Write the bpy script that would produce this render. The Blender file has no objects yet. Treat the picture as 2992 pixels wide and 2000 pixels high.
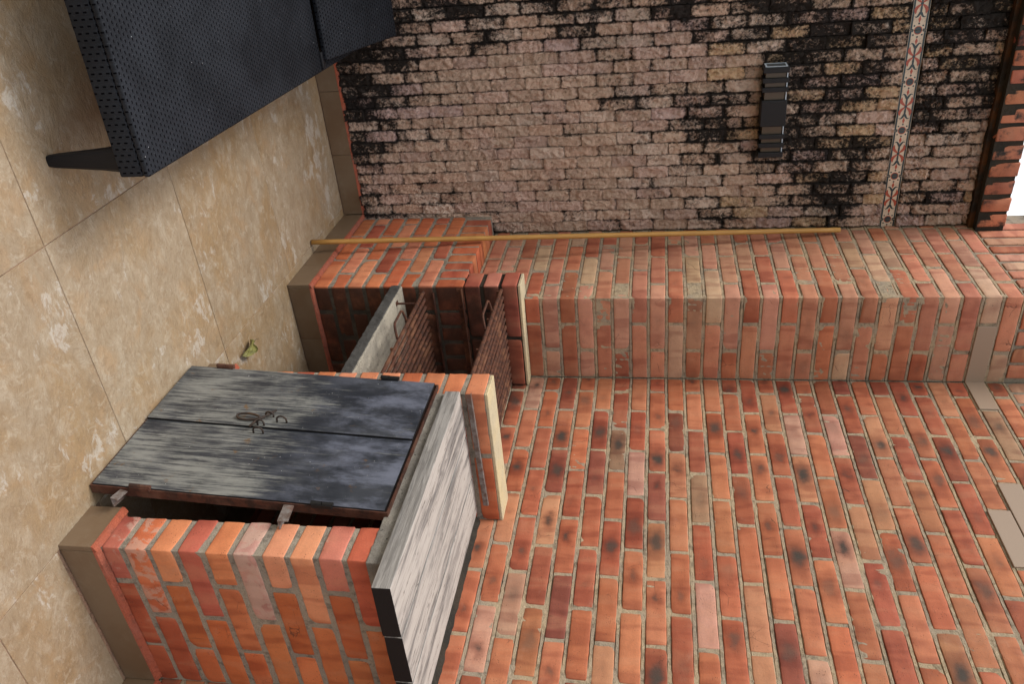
import bpy, math, random
from mathutils import Vector, Matrix, noise
random.seed(7)
sc = bpy.context.scene
COL = sc.collection

# ------------------------------------------------------------------ camera, sky, sun, exposure
F = 2409.71
cam_d = bpy.data.cameras.new('camera')
cam_d.sensor_width = 36.0
cam_d.sensor_fit = 'HORIZONTAL'
cam_d.lens = F * 36.0 / 2992.0
cam_d.clip_start = 0.02
cam_d.clip_end = 500
cam = bpy.data.objects.new('camera', cam_d)
COL.objects.link(cam)
R_ = Vector((0.85093375, -0.52524044, 0.00585126))
U_ = Vector((0.08592366, 0.15017572, 0.98491846))
F_ = Vector((0.51819772, 0.8375976, -0.17292017))
m = Matrix.Identity(4)
for i in range(3):
    m[i][0] = U_[i]; m[i][1] = -R_[i]; m[i][2] = -F_[i]
m[0][3], m[1][3], m[2][3] = -1.62552336, -2.97026001, 0.47639148
cam.matrix_world = m
sc.camera = cam

SUN_DIR = Vector((-0.60, 0.14, 0.80)).normalized()      # towards the light
world = bpy.data.worlds.new('World')
sc.world = world
world.use_nodes = True
wt = world.node_tree
wt.nodes.clear()
sky = wt.nodes.new('ShaderNodeTexSky')
sky.sky_type = 'NISHITA'
sky.sun_disc = False
sky.sun_elevation = math.asin(SUN_DIR.z)
sky.sun_rotation = math.atan2(SUN_DIR.x, SUN_DIR.y)
sky.air_density = 1.0
sky.dust_density = 6.0
sky.ozone_density = 0.6
bg = wt.nodes.new('ShaderNodeBackground')
bg.inputs['Strength'].default_value = 0.085
wo = wt.nodes.new('ShaderNodeOutputWorld')
# cloud cover over the Nishita sky: shaped for the light, horizon dimmed to cut low fill, brightening quickly above
wtc = wt.nodes.new('ShaderNodeTexCoord')
wsep = wt.nodes.new('ShaderNodeSeparateXYZ'); wt.links.new(wtc.outputs['Generated'], wsep.inputs[0])
wmr = wt.nodes.new('ShaderNodeMapRange'); wt.links.new(wsep.outputs[2], wmr.inputs[0])
wmr.inputs[1].default_value = 0.0; wmr.inputs[2].default_value = 1.0; wmr.inputs[3].default_value = 1.5; wmr.inputs[4].default_value = 18.5
wpw = wt.nodes.new('ShaderNodeMath'); wpw.operation = 'POWER'; wpw.use_clamp = True; wpw.inputs[1].default_value = 0.35
wt.links.new(wsep.outputs[2], wpw.inputs[0]); wt.links.new(wpw.outputs[0], wmr.inputs[0])
wcl = wt.nodes.new('ShaderNodeMix'); wcl.data_type = 'RGBA'; wcl.blend_type = 'MULTIPLY'; wcl.inputs[0].default_value = 1.0
wcl.inputs[6].default_value = (0.96, 0.98, 1.0, 1); wt.links.new(wmr.outputs[0], wcl.inputs[7])
wmx = wt.nodes.new('ShaderNodeMix'); wmx.data_type = 'RGBA'; wmx.inputs[0].default_value = 0.88
wt.links.new(sky.outputs[0], wmx.inputs[6]); wt.links.new(wcl.outputs[2], wmx.inputs[7])
wt.links.new(wmx.outputs[2], bg.inputs[0])
wt.links.new(bg.outputs[0], wo.inputs[0])
sun_d = bpy.data.lights.new('sun', 'SUN')
sun_d.energy = 2.5
sun_d.angle = math.radians(22)
sun_d.color = (1.0, 0.95, 0.88)
sun = bpy.data.objects.new('sun', sun_d)
COL.objects.link(sun)
sun.rotation_euler = SUN_DIR.to_track_quat('Z', 'Y').to_euler()
vs = sc.view_settings
sc.display_settings.display_device = 'sRGB'
vs.view_transform = 'Standard'
vs.look = 'None'
vs.exposure = 0.25
vs.gamma = 1.0
vs.use_curve_mapping = False

# ------------------------------------------------------------------ place constants (metres)
ZF = -1.0532          # floor
W = 0.3889            # face of the long brick wall (x)
S = 0.6749            # face of the stone wall (y)
H = 0.0737            # brick course
L = 0.255             # brick module
ZSK = -0.9562         # top of skirting

# ------------------------------------------------------------------ node helper
class NT:
    def __init__(s, name):
        s.m = bpy.data.materials.new(name); s.m.use_nodes = True
        s.t = s.m.node_tree; s.t.nodes.clear()
        s.out = s.t.nodes.new('ShaderNodeOutputMaterial')
        s.b = s.t.nodes.new('ShaderNodeBsdfPrincipled')
        s.t.links.new(s.b.outputs[0], s.out.inputs[0])
    def n(s, typ, ins=None, **kw):
        nd = s.t.nodes.new('ShaderNode' + typ)
        for k, v in kw.items(): setattr(nd, k, v)
        if ins:
            for k, v in ins.items(): s.put(nd.inputs[k], v)
        return nd
    def put(s, sock, v):
        if isinstance(v, bpy.types.NodeSocket): s.t.links.new(v, sock)
        elif isinstance(v, bpy.types.Node): s.t.links.new(v.outputs[0], sock)
        else:
            if isinstance(v, (tuple, list)) and len(v) == 3 and sock.type == 'RGBA': v = (*v, 1)
            sock.default_value = v
    def math(s, op, a, b=0.0, c=None, clamp=False):
        nd = s.n('Math', operation=op, use_clamp=clamp)
        s.put(nd.inputs[0], a); s.put(nd.inputs[1], b)
        if c is not None: s.put(nd.inputs[2], c)
        return nd.outputs[0]
    def noise(s, vec, scale, detail=4.0, rough=0.55, dist=0.0):
        nd = s.n('TexNoise', {'Vector': vec, 'Scale': scale, 'Detail': detail, 'Roughness': rough, 'Distortion': dist})
        return nd.outputs[0]
    def vmath(s, op, a, b=(0, 0, 0)):
        nd = s.n('VectorMath', operation=op)
        s.put(nd.inputs[0], a)
        if op == 'SCALE': s.put(nd.inputs['Scale'], b)
        else: s.put(nd.inputs[1], b)
        return nd.outputs['Value'] if op in ('DISTANCE', 'LENGTH', 'DOT_PRODUCT') else nd.outputs[0]
    def mapr(s, v, a, b, c=0.0, d=1.0, smooth=True):
        nd = s.n('MapRange', {'Value': v, 'From Min': a, 'From Max': b, 'To Min': c, 'To Max': d})
        nd.interpolation_type = 'SMOOTHSTEP' if smooth else 'LINEAR'
        return nd.outputs[0]
    def mix(s, f, a, b, mode='MIX'):
        nd = s.n('Mix', data_type='RGBA', blend_type=mode)
        s.put(nd.inputs[0], f); s.put(nd.inputs[6], a); s.put(nd.inputs[7], b)
        return nd.outputs[2]
    def bump(s, h, strength, dist=0.01, normal=None):
        nd = s.n('Bump', {'Height': h, 'Strength': strength, 'Distance': dist})
        if normal is not None: s.put(nd.inputs['Normal'], normal)
        return nd.outputs[0]
    def fin(s, color, rough=0.8, normal=None, metal=0.0, spec=0.4):
        s.put(s.b.inputs['Base Color'], color)
        s.put(s.b.inputs['Roughness'], rough)
        s.put(s.b.inputs['Metallic'], metal)
        s.put(s.b.inputs['Specular IOR Level'], spec)
        if normal is not None: s.put(s.b.inputs['Normal'], normal)
        return s.m

def mold_mask(t, pos, extra=None):
    """black lichen on the outdoor masonry, as patches fixed to the place"""
    fld = 0.0
    blobs = [((-0.55, .67, -1.02), .12, .50, .56), ((-0.1, .67, -1.02), .08, .42, .46), ((-1.0, .67, -.95), .2, .70, .56),
             ((-1.12, .67, -.35), .1, .40, .52), ((-1.12, .67, .15), .1, .40, .50), ((-1.10, .67, .60), .1, .42, .52), ((-1.05, .67, 1.0), .1, .50, .58),
             ((-.50, .67, .70), .04, .30, .50), ((-.42, .67, .95), .02, .26, .46), ((-.75, .67, 1.15), .1, .50, .56), ((-.25, .67, 1.20), .05, .42, .50),
             ((-.60, .67, 1.66), .1, .34, .56), ((-.20, .67, 1.66), .05, .26, .42), ((-1.0, .67, 1.7), .1, .5, .62),
             ((-.70, .67, .35), .02, .22, .26), ((0.02, .67, -.34), .03, .16, .5), ((-.02, .67, .75), .02, .24, .36), ((-.3, .67, -.55), .02, .2, .24),
             ((-1.7, .67, -.9), .2, .7, .5), ((-1.75, .67, .3), .1, .5, .42), ((-1.6, .67, 1.3), .1, .6, .56), ((-2.3, .67, 1.6), .2, .7, .56), ((-2.5, .67, -.8), .2, .7, .5), ((-2.4, .67, .5), .1, .5, .4)]
    for c, r0, r1, amp in blobs:
        d = t.vmath('DISTANCE', pos, c)
        v = t.mapr(d, r0, r1, amp, 0.0)
        fld = v if isinstance(fld, float) else t.math('MAXIMUM', fld, v)
    fld = t.math('MULTIPLY', fld, 0.77)
    n1 = t.noise(t.n('Mapping', {'Vector': pos, 'Scale': (1.0, 1.0, 0.55)}).outputs[0], 11.0, 5.0, 0.65, 0.8)
    n2 = t.noise(pos, 75.0, 5.0, 0.7)
    v = t.math('ADD', t.math('MULTIPLY', n1, 1.0), t.math('MULTIPLY', n2, 1.0))
    v = t.math('ADD', v, fld)
    if extra is not None: v = t.math('ADD', v, extra)
    return t.mapr(v, 1.19, 1.46, smooth=False)

def brick_material(name, mold=0.0, attr=None):
    t = NT(name)
    tc = t.n('TexCoord'); oi = t.n('ObjectInfo'); geo = t.n('NewGeometry')
    if attr:
        at = t.n('Attribute', attribute_name=attr)
        base, alpha = at.outputs['Color'], 0.4
        rnd = at.outputs['Fac']
        P = geo.outputs['Position']; OP = P
    else:
        base, alpha = oi.outputs['Color'], oi.outputs['Alpha']
        rnd = oi.outputs['Random']; OP = tc.outputs['Object']
        off = t.n('CombineXYZ', {0: t.math('MULTIPLY', rnd, 37.0), 1: t.math('MULTIPLY', rnd, 91.0), 2: t.math('MULTIPLY', rnd, 53.0)})
        P = t.vmath('ADD', OP, off.outputs[0])
    # bands across the length (kiln marks)
    stretch = t.n('Mapping', {'Vector': P, 'Scale': (1.0, 0.35, 0.22)}).outputs[0]
    bands = t.noise(stretch, 19.0, 2.0, 0.5, 0.3)
    cloud = t.noise(P, 16.0, 4.0, 0.6)
    fine = t.noise(P, 210.0, 4.0, 0.7)
    dark = t.mix(1.0, base, (0.60, 0.45, 0.45), 'MULTIPLY')
    lite = t.mix(0.30, base, (0.50, 0.26, 0.15))
    c = t.mix(t.mapr(bands, 0.50, 0.64, 0, 0.55), base, dark)
    c = t.mix(t.mapr(bands, 0.48, 0.34, 0, 0.60), c, lite)
    c = t.mix(t.mapr(cloud, 0.35, 0.75, 0, 0.45), c, t.mix(1.0, c, (0.62, 0.55, 0.55), 'MULTIPLY'))
    c = t.mix(t.mapr(fine, 0.40, 0.62, 0, 0.45), c, t.mix(1.0, c, (1.25, 1.2, 1.15), 'MULTIPLY'))
    if not attr:
        # burnt spot in the middle of some bricks
        sx = t.math('MULTIPLY', t.math('SUBTRACT', t.math('FRACT', t.math('MULTIPLY', rnd, 17.3)), 0.5), 0.12)
        spv = t.n('Mapping', {'Vector': t.vmath('SUBTRACT', OP, t.n('CombineXYZ', {0: sx}).outputs[0]), 'Scale': (1.0, 0.25, 1.7)}).outputs[0]
        warp = t.vmath('SCALE', t.n('TexNoise', {'Vector': P, 'Scale': 30.0}).outputs['Color'], 0.05)
        spv = t.vmath('SUBTRACT', t.vmath('ADD', spv, warp), (0.025, 0.025, 0.025))
        d = t.math('MULTIPLY', t.vmath('LENGTH', spv), t.math('ADD', 0.55, t.math('MULTIPLY', 0.8, t.math('FRACT', t.math('MULTIPLY', rnd, 71.7)))))
        spot = t.math('MULTIPLY', t.mapr(d, 0.062, 0.014), alpha)
        c = t.mix(t.math('MULTIPLY', t.mapr(d, 0.10, 0.03), t.math('MULTIPLY', alpha, 0.5)), c, t.mix(1.0, c, (0.80, 0.58, 0.52), 'MULTIPLY'))
        c = t.mix(spot, c, t.mix(t.mapr(d, 0.034, 0.008), t.mix(1.0, base, (0.46, 0.36, 0.36), 'MULTIPLY'), (0.055, 0.042, 0.034)))
        # cement smears
        sm = t.n('Attribute', attribute_type='OBJECT', attribute_name='smear').outputs['Fac']
        sn = t.math('ADD', t.noise(P, 24.0, 5.0, 0.6, 0.4), t.math('MULTIPLY', sm, 0.42))
        c = t.mix(t.math('MULTIPLY', t.mapr(sn, 0.76, 0.86), 0.50), c, (0.46, 0.34, 0.27))
    # pale dusty bloom
    bl = t.noise(P, 11.0, 6.0, 0.7)
    c = t.mix(t.mapr(bl, 0.58, 0.82, 0, 0.32), c, (0.48, 0.31, 0.23))
    # grime in pits
    vo = t.n('TexVoronoi', {'Vector': P, 'Scale': 150.0}).outputs[0]
    pit = t.math('MULTIPLY', t.mapr(vo, 0.26, 0.10), t.mapr(t.noise(P, 30.0), 0.52, 0.64))
    c = t.mix(t.math('MULTIPLY', pit, 0.8), c, (0.05, 0.03, 0.02))
    # hairline cracks and scratches in a few places
    cr = t.n('TexVoronoi', {'Vector': t.vmath('ADD', P, t.vmath('SCALE', t.n('TexNoise', {'Vector': P, 'Scale': 30.0}).outputs['Color'], 0.02)), 'Scale': 9.0}, feature='DISTANCE_TO_EDGE').outputs[0]
    crk = t.math('MULTIPLY', t.mapr(cr, 0.009, 0.003), t.mapr(t.noise(P, 5.0), 0.60, 0.66))
    c = t.mix(t.math('MULTIPLY', crk, 0.7), c, (0.09, 0.04, 0.025))
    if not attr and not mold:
        # shade of the grill niche painted dark onto its inner faces
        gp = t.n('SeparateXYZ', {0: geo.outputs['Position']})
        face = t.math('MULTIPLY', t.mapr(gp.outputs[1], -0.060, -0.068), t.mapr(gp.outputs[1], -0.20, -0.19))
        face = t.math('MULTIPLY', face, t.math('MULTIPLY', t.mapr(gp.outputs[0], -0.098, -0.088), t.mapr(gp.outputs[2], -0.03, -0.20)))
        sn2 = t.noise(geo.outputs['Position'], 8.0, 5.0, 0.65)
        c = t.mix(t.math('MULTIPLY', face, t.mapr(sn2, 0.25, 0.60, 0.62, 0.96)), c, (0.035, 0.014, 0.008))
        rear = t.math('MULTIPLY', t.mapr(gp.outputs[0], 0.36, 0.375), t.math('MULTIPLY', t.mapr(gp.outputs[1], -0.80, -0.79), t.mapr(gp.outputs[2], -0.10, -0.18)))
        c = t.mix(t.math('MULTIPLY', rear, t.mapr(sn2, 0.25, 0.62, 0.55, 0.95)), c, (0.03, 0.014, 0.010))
    if mold:
        mk = t.math('ADD', t.noise(geo.outputs['Position'], 13.0, 5.0, 0.7), mold)
        c = t.mix(t.mapr(mk, 0.78, 0.98), c, (0.022, 0.02, 0.018))
    hgt = t.math('SUBTRACT', t.math('ADD', t.math('MULTIPLY', cloud, 0.9), t.math('MULTIPLY', fine, 0.35)), t.math('ADD', t.math('MULTIPLY', pit, 0.6), t.math('MULTIPLY', crk, 0.5)))
    return t.fin(c, t.mapr(fine, 0.3, 0.7, 0.62, 0.85), t.bump(hgt, 0.55, 0.004), spec=0.35)

def mortar_material(name, c1, c2, dirt=0.45, mold=False):
    t = NT(name); geo = t.n('NewGeometry'); P = geo.outputs['Position']
    n1 = t.noise(P, 7.0, 5.0, 0.6); n2 = t.noise(P, 240.0, 5.0, 0.75); n3 = t.noise(P, 38.0, 5.0, 0.7)
    c = t.mix(t.mapr(n1, 0.38, 0.62), c1, c2)
    c = t.mix(t.mapr(n2, 0.3, 0.7, 0, 0.45), c, t.mix(1.0, c, (0.55, 0.52, 0.5), 'MULTIPLY'))
    c = t.mix(t.math('MULTIPLY', t.mapr(n3, 0.50, 0.64), dirt), c, (0.045, 0.04, 0.032))
    if mold: c = t.mix(mold_mask(t, P, 0.16), c, (0.012, 0.012, 0.012))
    return t.fin(c, 0.95, t.bump(t.math('ADD', n2, t.math('MULTIPLY', n3, 1.6)), 0.9, 0.005), spec=0.2)

def stone_material(name, attr=None):
    t = NT(name)
    tc = t.n('TexCoord'); oi = t.n('ObjectInfo'); geo = t.n('NewGeometry'); P = geo.outputs['Position']
    if attr:
        at_ = t.n('Attribute', attribute_name=attr); base = at_.outputs['Color']; extra = at_.outputs['Alpha']
    else:
        base = oi.outputs['Color']
        sx = t.n('SeparateXYZ', {0: tc.outputs['Object']})
        e1 = t.mapr(t.math('ABSOLUTE', sx.outputs[0]), 0.058, 0.0785, 0.0, 0.20)
        e2 = t.mapr(t.math('ABSOLUTE', sx.outputs[2]), 0.015, 0.0262, 0.0, 0.22)
        extra = t.math('ADD', t.math('ADD', e1, e2), t.math('MULTIPLY', t.math('SUBTRACT', oi.outputs['Random'], 0.5), 0.26))
    n1 = t.noise(P, 22.0, 5.0, 0.65, 0.3); n2 = t.noise(P, 115.0, 6.0, 0.78); n3 = t.noise(P, 85.0, 6.0, 0.72)
    c = t.mix(t.mapr(n1, 0.35, 0.68, 0, 0.45), base, (0.74, 0.49, 0.365))
    c = t.mix(t.mapr(t.noise(P, 5.5, 4.0), 0.56, 0.70, 0, 0.30), c, (0.62, 0.43, 0.41))
    c = t.mix(t.mapr(n2, 0.52, 0.66, 0, 0.55), c, t.mix(1.0, c, (0.46, 0.40, 0.37), 'MULTIPLY'))
    c = t.mix(t.mapr(n2, 0.48, 0.34, 0, 0.55), c, (0.80, 0.66, 0.54))
    mk = mold_mask(t, P, extra)
    c = t.mix(t.math('MULTIPLY', mk, 0.97), c, (0.012, 0.011, 0.011))
    hgt = t.math('ADD', t.math('MULTIPLY', n3, 1.5), t.math('MULTIPLY', n2, 0.7))
    return t.fin(c, 0.93, t.bump(hgt, 1.0, 0.013), spec=0.2)

def slate_tile_material(name, dark=False):
    t = NT(name); tc = t.n('TexCoord'); geo = t.n('NewGeometry'); oi = t.n('ObjectInfo')
    off = t.n('CombineXYZ', {0: t.math('MULTIPLY', oi.outputs['Random'], 43.0), 1: t.math('MULTIPLY', oi.outputs['Random'], 19.0)})
    P = t.vmath('ADD', geo.outputs['Position'], off.outputs[0])
    st = t.n('Mapping', {'Vector': P, 'Scale': (0.62, 1.0, 1.0), 'Rotation': (0, 0, 0.25)}).outputs[0]
    big = t.noise(P, 3.2, 5.0, 0.6, 0.5); mid = t.noise(st, 15.0, 8.0, 0.76, 0.25); fin = t.noise(st, 80.0, 6.0, 0.75)
    if dark:
        c = t.mix(t.mapr(big, 0.35, 0.65), (0.135, 0.082, 0.045), (0.165, 0.115, 0.072))
        c = t.mix(t.mapr(mid, 0.50, 0.72, 0, 0.35), c, (0.23, 0.18, 0.13))
        return t.fin(c, 0.5, t.bump(mid, 0.15, 0.003), spec=0.4)
    c = t.mix(t.mapr(big, 0.34, 0.62), (0.285, 0.192, 0.102), (0.295, 0.228, 0.155))
    c = t.mix(t.mapr(t.noise(P, 6.5, 4.0, 0.6, 1.0), 0.50, 0.70, 0, 0.45), c, (0.34, 0.21, 0.105))
    c = t.mix(t.mapr(mid, 0.50, 0.62, 0, 0.50), c, (0.38, 0.315, 0.235))
    c = t.mix(t.mapr(mid, 0.47, 0.34, 0, 0.55), c, (0.215, 0.142, 0.078))
    c = t.mix(t.mapr(fin, 0.55, 0.75, 0, 0.30), c, (0.22, 0.15, 0.09))
    wh = t.math('ADD', t.noise(st, 21.0, 7.0, 0.75, 0.5), t.math('MULTIPLY', t.noise(P, 3.7, 3.0), 0.9))
    c = t.mix(t.mapr(wh, 1.05, 1.13, 0, 0.60), c, (0.48, 0.445, 0.40))
    tv = t.math('ADD', 0.93, t.math('MULTIPLY', oi.outputs['Random'], 0.14))
    c = t.mix(1.0, c, t.n('CombineColor', {0: tv, 1: tv, 2: tv}), 'MULTIPLY')
    hg = t.math('ADD', t.math('MULTIPLY', mid, 1.4), t.math('MULTIPLY', fin, 0.4))
    c = t.mix(t.mapr(t.noise(P, 190.0, 4.0, 0.8), 0.52, 0.72, 0, 0.35), c, (0.20, 0.14, 0.08))
    rdg = t.noise(st, 9.0, 8.0, 0.7, 1.2)
    c = t.mix(t.math('MULTIPLY', t.mapr(t.math('ABSOLUTE', t.math('SUBTRACT', rdg, 0.5)), 0.016, 0.004), 0.32), c, (0.20, 0.14, 0.09))
    c = t.mix(t.mapr(t.noise(P, 34.0, 7.0, 0.8, 0.4), 0.50, 0.62, 0, 0.50), c, (0.225, 0.155, 0.09))
    c = t.mix(t.mapr(t.noise(P, 27.0, 7.0, 0.8, 0.6), 0.53, 0.62, 0, 0.45), c, (0.42, 0.36, 0.28))
    hg = t.math('ADD', hg, t.math('MULTIPLY', rdg, 1.5))
    return t.fin(c, t.mapr(mid, 0.3, 0.7, 0.42, 0.62), t.bump(hg, 0.7, 0.006), spec=0.45)

def wood_material(name, kind):
    t = NT(name); tc = t.n('TexCoord'); oi = t.n('ObjectInfo')
    off = t.n('CombineXYZ', {0: t.math('MULTIPLY', oi.outputs['Random'], 23.0), 1: t.math('MULTIPLY', oi.outputs['Random'], 61.0)})
    P = t.vmath('ADD', tc.outputs['Object'], off.outputs[0])
    if kind == 'weathered':
        st = t.n('Mapping', {'Vector': P, 'Scale': (1.0, 0.055, 1.0)}).outputs[0]
        st2 = t.n('Mapping', {'Vector': P, 'Scale': (1.0, 0.10, 1.0)}).outputs[0]
        g1 = t.noise(st, 95.0, 6.0, 0.75, 0.4); g2 = t.noise(st2, 24.0, 6.0, 0.72, 0.5); g3 = t.noise(st, 300.0, 4.0, 0.7)
        c = t.mix(t.mapr(g2, 0.34, 0.56), (0.15, 0.14, 0.135), (0.40, 0.365, 0.335))
        c = t.mix(t.mapr(g1, 0.54, 0.72, 0, 0.45), c, (0.25, 0.22, 0.20))
        c = t.mix(t.mapr(g3, 0.5, 0.75, 0, 0.4), c, (0.14, 0.12, 0.10))
        c = t.mix(t.mapr(t.math('ABSOLUTE', t.math('SUBTRACT', t.noise(t.n('Mapping', {'Vector': P, 'Scale': (1.0, 0.05, 1.0)}).outputs[0], 30.0, 4.0, 0.6, 0.3), 0.5)), 0.010, 0.002, 0, 0.75), c, (0.06, 0.05, 0.045))
        c = t.mix(t.mapr(t.noise(P, 9.0, 5.0), 0.60, 0.72, 0, 0.5), c, (0.22, 0.2, 0.19))
        sx = t.n('SeparateXYZ', {0: tc.outputs['Object']})
        vo = t.n('TexVoronoi', {'Vector': t.n('Mapping', {'Vector': P, 'Scale': (1.0, 0.42, 0.3)}).outputs[0], 'Scale': 7.5})
        c = t.mix(t.mapr(vo.outputs[0], 0.055, 0.035, 0, 0.85), c, (0.10, 0.06, 0.03))
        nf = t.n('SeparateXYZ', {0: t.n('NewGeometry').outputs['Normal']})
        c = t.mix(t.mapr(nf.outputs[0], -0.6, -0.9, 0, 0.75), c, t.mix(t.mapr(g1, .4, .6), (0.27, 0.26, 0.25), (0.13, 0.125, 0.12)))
        # near-black end grain on the -y faces
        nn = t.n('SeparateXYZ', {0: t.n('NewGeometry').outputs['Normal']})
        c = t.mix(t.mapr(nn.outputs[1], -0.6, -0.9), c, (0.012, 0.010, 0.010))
        return t.fin(c, 0.85, t.bump(t.math('ADD', g1, t.math('MULTIPLY', g3, 0.5)), 0.5, 0.003), spec=0.25)
    st = t.n('Mapping', {'Vector': P, 'Scale': (1.0, 1.0, 0.03)}).outputs[0]
    g = t.noise(st, 420.0, 3.0, 0.6)
    c = t.mix(t.mapr(g, 0.3, 0.7), (0.50, 0.27, 0.07), (0.34, 0.17, 0.045))
    return t.fin(c, 0.55, t.bump(g, 0.2, 0.002), spec=0.4)

def concrete_material(name, c1, c2):
    t = NT(name); P = t.n('NewGeometry').outputs['Position']
    n1 = t.noise(P, 10.0, 5.0, 0.65, 0.4); n2 = t.noise(P, 260.0, 4.0, 0.8); n3 = t.noise(P, 60.0, 6.0, 0.7)
    c = t.mix(t.mapr(n1, 0.36, 0.64), c1, c2)
    c = t.mix(t.mapr(n2, 0.46, 0.70, 0, 0.6), c, t.mix(1.0, c, (0.45, 0.43, 0.41), 'MULTIPLY'))
    vo = t.n('TexVoronoi', {'Vector': P, 'Scale': 85.0}).outputs[0]
    pit = t.math('MULTIPLY', t.mapr(vo, 0.26, 0.12), t.mapr(n3, 0.52, 0.58))
    c = t.mix(pit, c, (0.03, 0.028, 0.025))
    return t.fin(c, 0.93, t.bump(t.math('SUBTRACT', t.math('ADD', n3, t.math('MULTIPLY', n2, 0.4)), pit), 0.8, 0.006), spec=0.2)

def rust_material(name, c1, c2, c3, sc_=70.0):
    t = NT(name); P = t.n('NewGeometry').outputs['Position']
    n1 = t.noise(P, sc_, 6.0, 0.7); n2 = t.noise(P, 11.0, 4.0, 0.6)
    c = t.mix(t.mapr(n1, 0.38, 0.62), c1, c2)
    c = t.mix(t.mapr(n2, 0.50, 0.66, 0, 0.8), c, c3)
    return t.fin(c, 0.72, t.bump(n1, 0.8, 0.003), metal=0.25, spec=0.4)

def door_material(name):
    t = NT(name); tc = t.n('TexCoord'); oi = t.n('ObjectInfo')
    O = tc.outputs['Object']
    P = t.vmath('ADD', O, t.n('CombineXYZ', {0: t.math('MULTIPLY', oi.outputs['Random'], 9.0), 1: t.math('MULTIPLY', oi.outputs['Random'], 5.0)}).outputs[0])
    st = t.n('Mapping', {'Vector': P, 'Scale': (1.0, 1.0, 0.045)}).outputs[0]
    st2 = t.n('Mapping', {'Vector': P, 'Scale': (1.0, 0.15, 0.5), 'Rotation': (0.5, 0, 0)}).outputs[0]
    sz = t.n('SeparateXYZ', {0: O})
    z = sz.outputs[2]                                   # 0 at the foot, 0.84 at the top
    scr = t.noise(st, 150.0, 5.0, 0.75)
    patch = t.noise(t.n('Mapping', {'Vector': P, 'Scale': (1.0, 1.0, 0.5)}).outputs[0], 7.5, 6.0, 0.68, 0.25)
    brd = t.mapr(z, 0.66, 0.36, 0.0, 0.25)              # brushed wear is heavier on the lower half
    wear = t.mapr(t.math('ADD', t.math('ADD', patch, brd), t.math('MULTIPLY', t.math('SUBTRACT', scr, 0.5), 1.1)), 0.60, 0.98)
    c = t.mix(t.mapr(t.noise(P, 9.0, 4.0), 0.4, 0.65), (0.020, 0.024, 0.033), (0.040, 0.045, 0.056))
    c = t.mix(t.math('MULTIPLY', wear, 0.68), c, (0.31, 0.315, 0.29))
    # paler bluish patches towards the top
    blue_pale = t.math('MULTIPLY', t.mapr(z, 0.42, 0.68), t.mapr(t.noise(t.n('Mapping', {'Vector': P, 'Scale': (1.0, 1.0, 0.45)}).outputs[0], 9.0, 7.0, 0.7, 0.15), 0.42, 0.66))
    c = t.mix(t.math('MULTIPLY', blue_pale, 0.62), c, (0.20, 0.22, 0.29))
    cross = t.math('MULTIPLY', t.mapr(t.noise(st2, 260.0, 3.0), 0.60, 0.70), t.mapr(t.noise(P, 5.0), 0.48, 0.60))
    rs = t.mapr(t.noise(P, 16.0, 5.0, 0.7), 0.62, 0.72)
    c = t.mix(t.math('MULTIPLY', rs, 0.75), c, (0.15, 0.075, 0.02))
    spk = t.mapr(t.noise(P, 120.0, 2.0), 0.73, 0.78)
    c = t.mix(spk, c, (0.42, 0.43, 0.44))
    return t.fin(c, t.mapr(scr, 0.3, 0.7, 0.38, 0.6), t.bump(t.math('ADD', scr, t.noise(P, 30.0)), 0.18, 0.002), metal=0.15, spec=0.5)

def weave_material(name):
    t = NT(name); tc = t.n('TexCoord'); O = tc.outputs['UV']
    s = t.n('SeparateXYZ', {0: O}); x, y = s.outputs[0], s.outputs[1]
    a = t.math('MULTIPLY', y, 1 / 0.0150); b = t.math('MULTIPLY', x, 1 / 0.0155)
    row = t.math('FLOOR', a)
    bo = t.math('ADD', b, t.math('MULTIPLY', t.math('MODULO', row, 2.0), 0.5))
    fa = t.math('ABSOLUTE', t.math('SUBTRACT', t.math('FRACT', a), 0.5))
    fb = t.math('ABSOLUTE', t.math('SUBTRACT', t.math('FRACT', bo), 0.5))
    slot = t.math('MULTIPLY', t.mapr(fa, 0.16, 0.10), t.mapr(fb, 0.27, 0.20))
    rib = t.math('MULTIPLY', t.math('COSINE', t.math('MULTIPLY', fa, 3.14159)), t.math('COSINE', t.math('MULTIPLY', fb, 2.4)))
    P = tc.outputs['Object']
    n = t.noise(P, 6.0, 5.0, 0.6); n2 = t.noise(P, 240.0, 3.0)
    c = t.mix(t.mapr(n, 0.35, 0.65), (0.010, 0.0115, 0.015), (0.017, 0.0195, 0.025))
    c = t.mix(t.math('MULTIPLY', t.mapr(n2, 0.6, 0.8), 0.35), c, (0.10, 0.105, 0.12))
    c = t.mix(slot, c, (0.003, 0.003, 0.004))
    c = t.mix(t.mapr(t.noise(P, 130.0, 1.0), 0.80, 0.83), c, (0.3, 0.31, 0.33))
    h = t.math('SUBTRACT', rib, t.math('MULTIPLY', slot, 1.5))
    inv = t.math('SUBTRACT', 1.0, slot)
    return t.fin(c, 0.6, t.bump(h, 0.40, 0.003), spec=t.math('MULTIPLY', inv, 0.14))

def plain(name, c, rough=0.6, metal=0.0, var=0.25, sc_=40.0, bmp=0.2, spec=0.4):
    t = NT(name); P = t.n('NewGeometry').outputs['Position']
    n1 = t.noise(P, sc_, 5.0, 0.65)
    cc = t.mix(t.mapr(n1, 0.4, 0.7, 0, var), c, tuple(v * 0.4 for v in c))
    return t.fin(cc, rough, t.bump(n1, bmp, 0.003), metal=metal, spec=spec)

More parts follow.
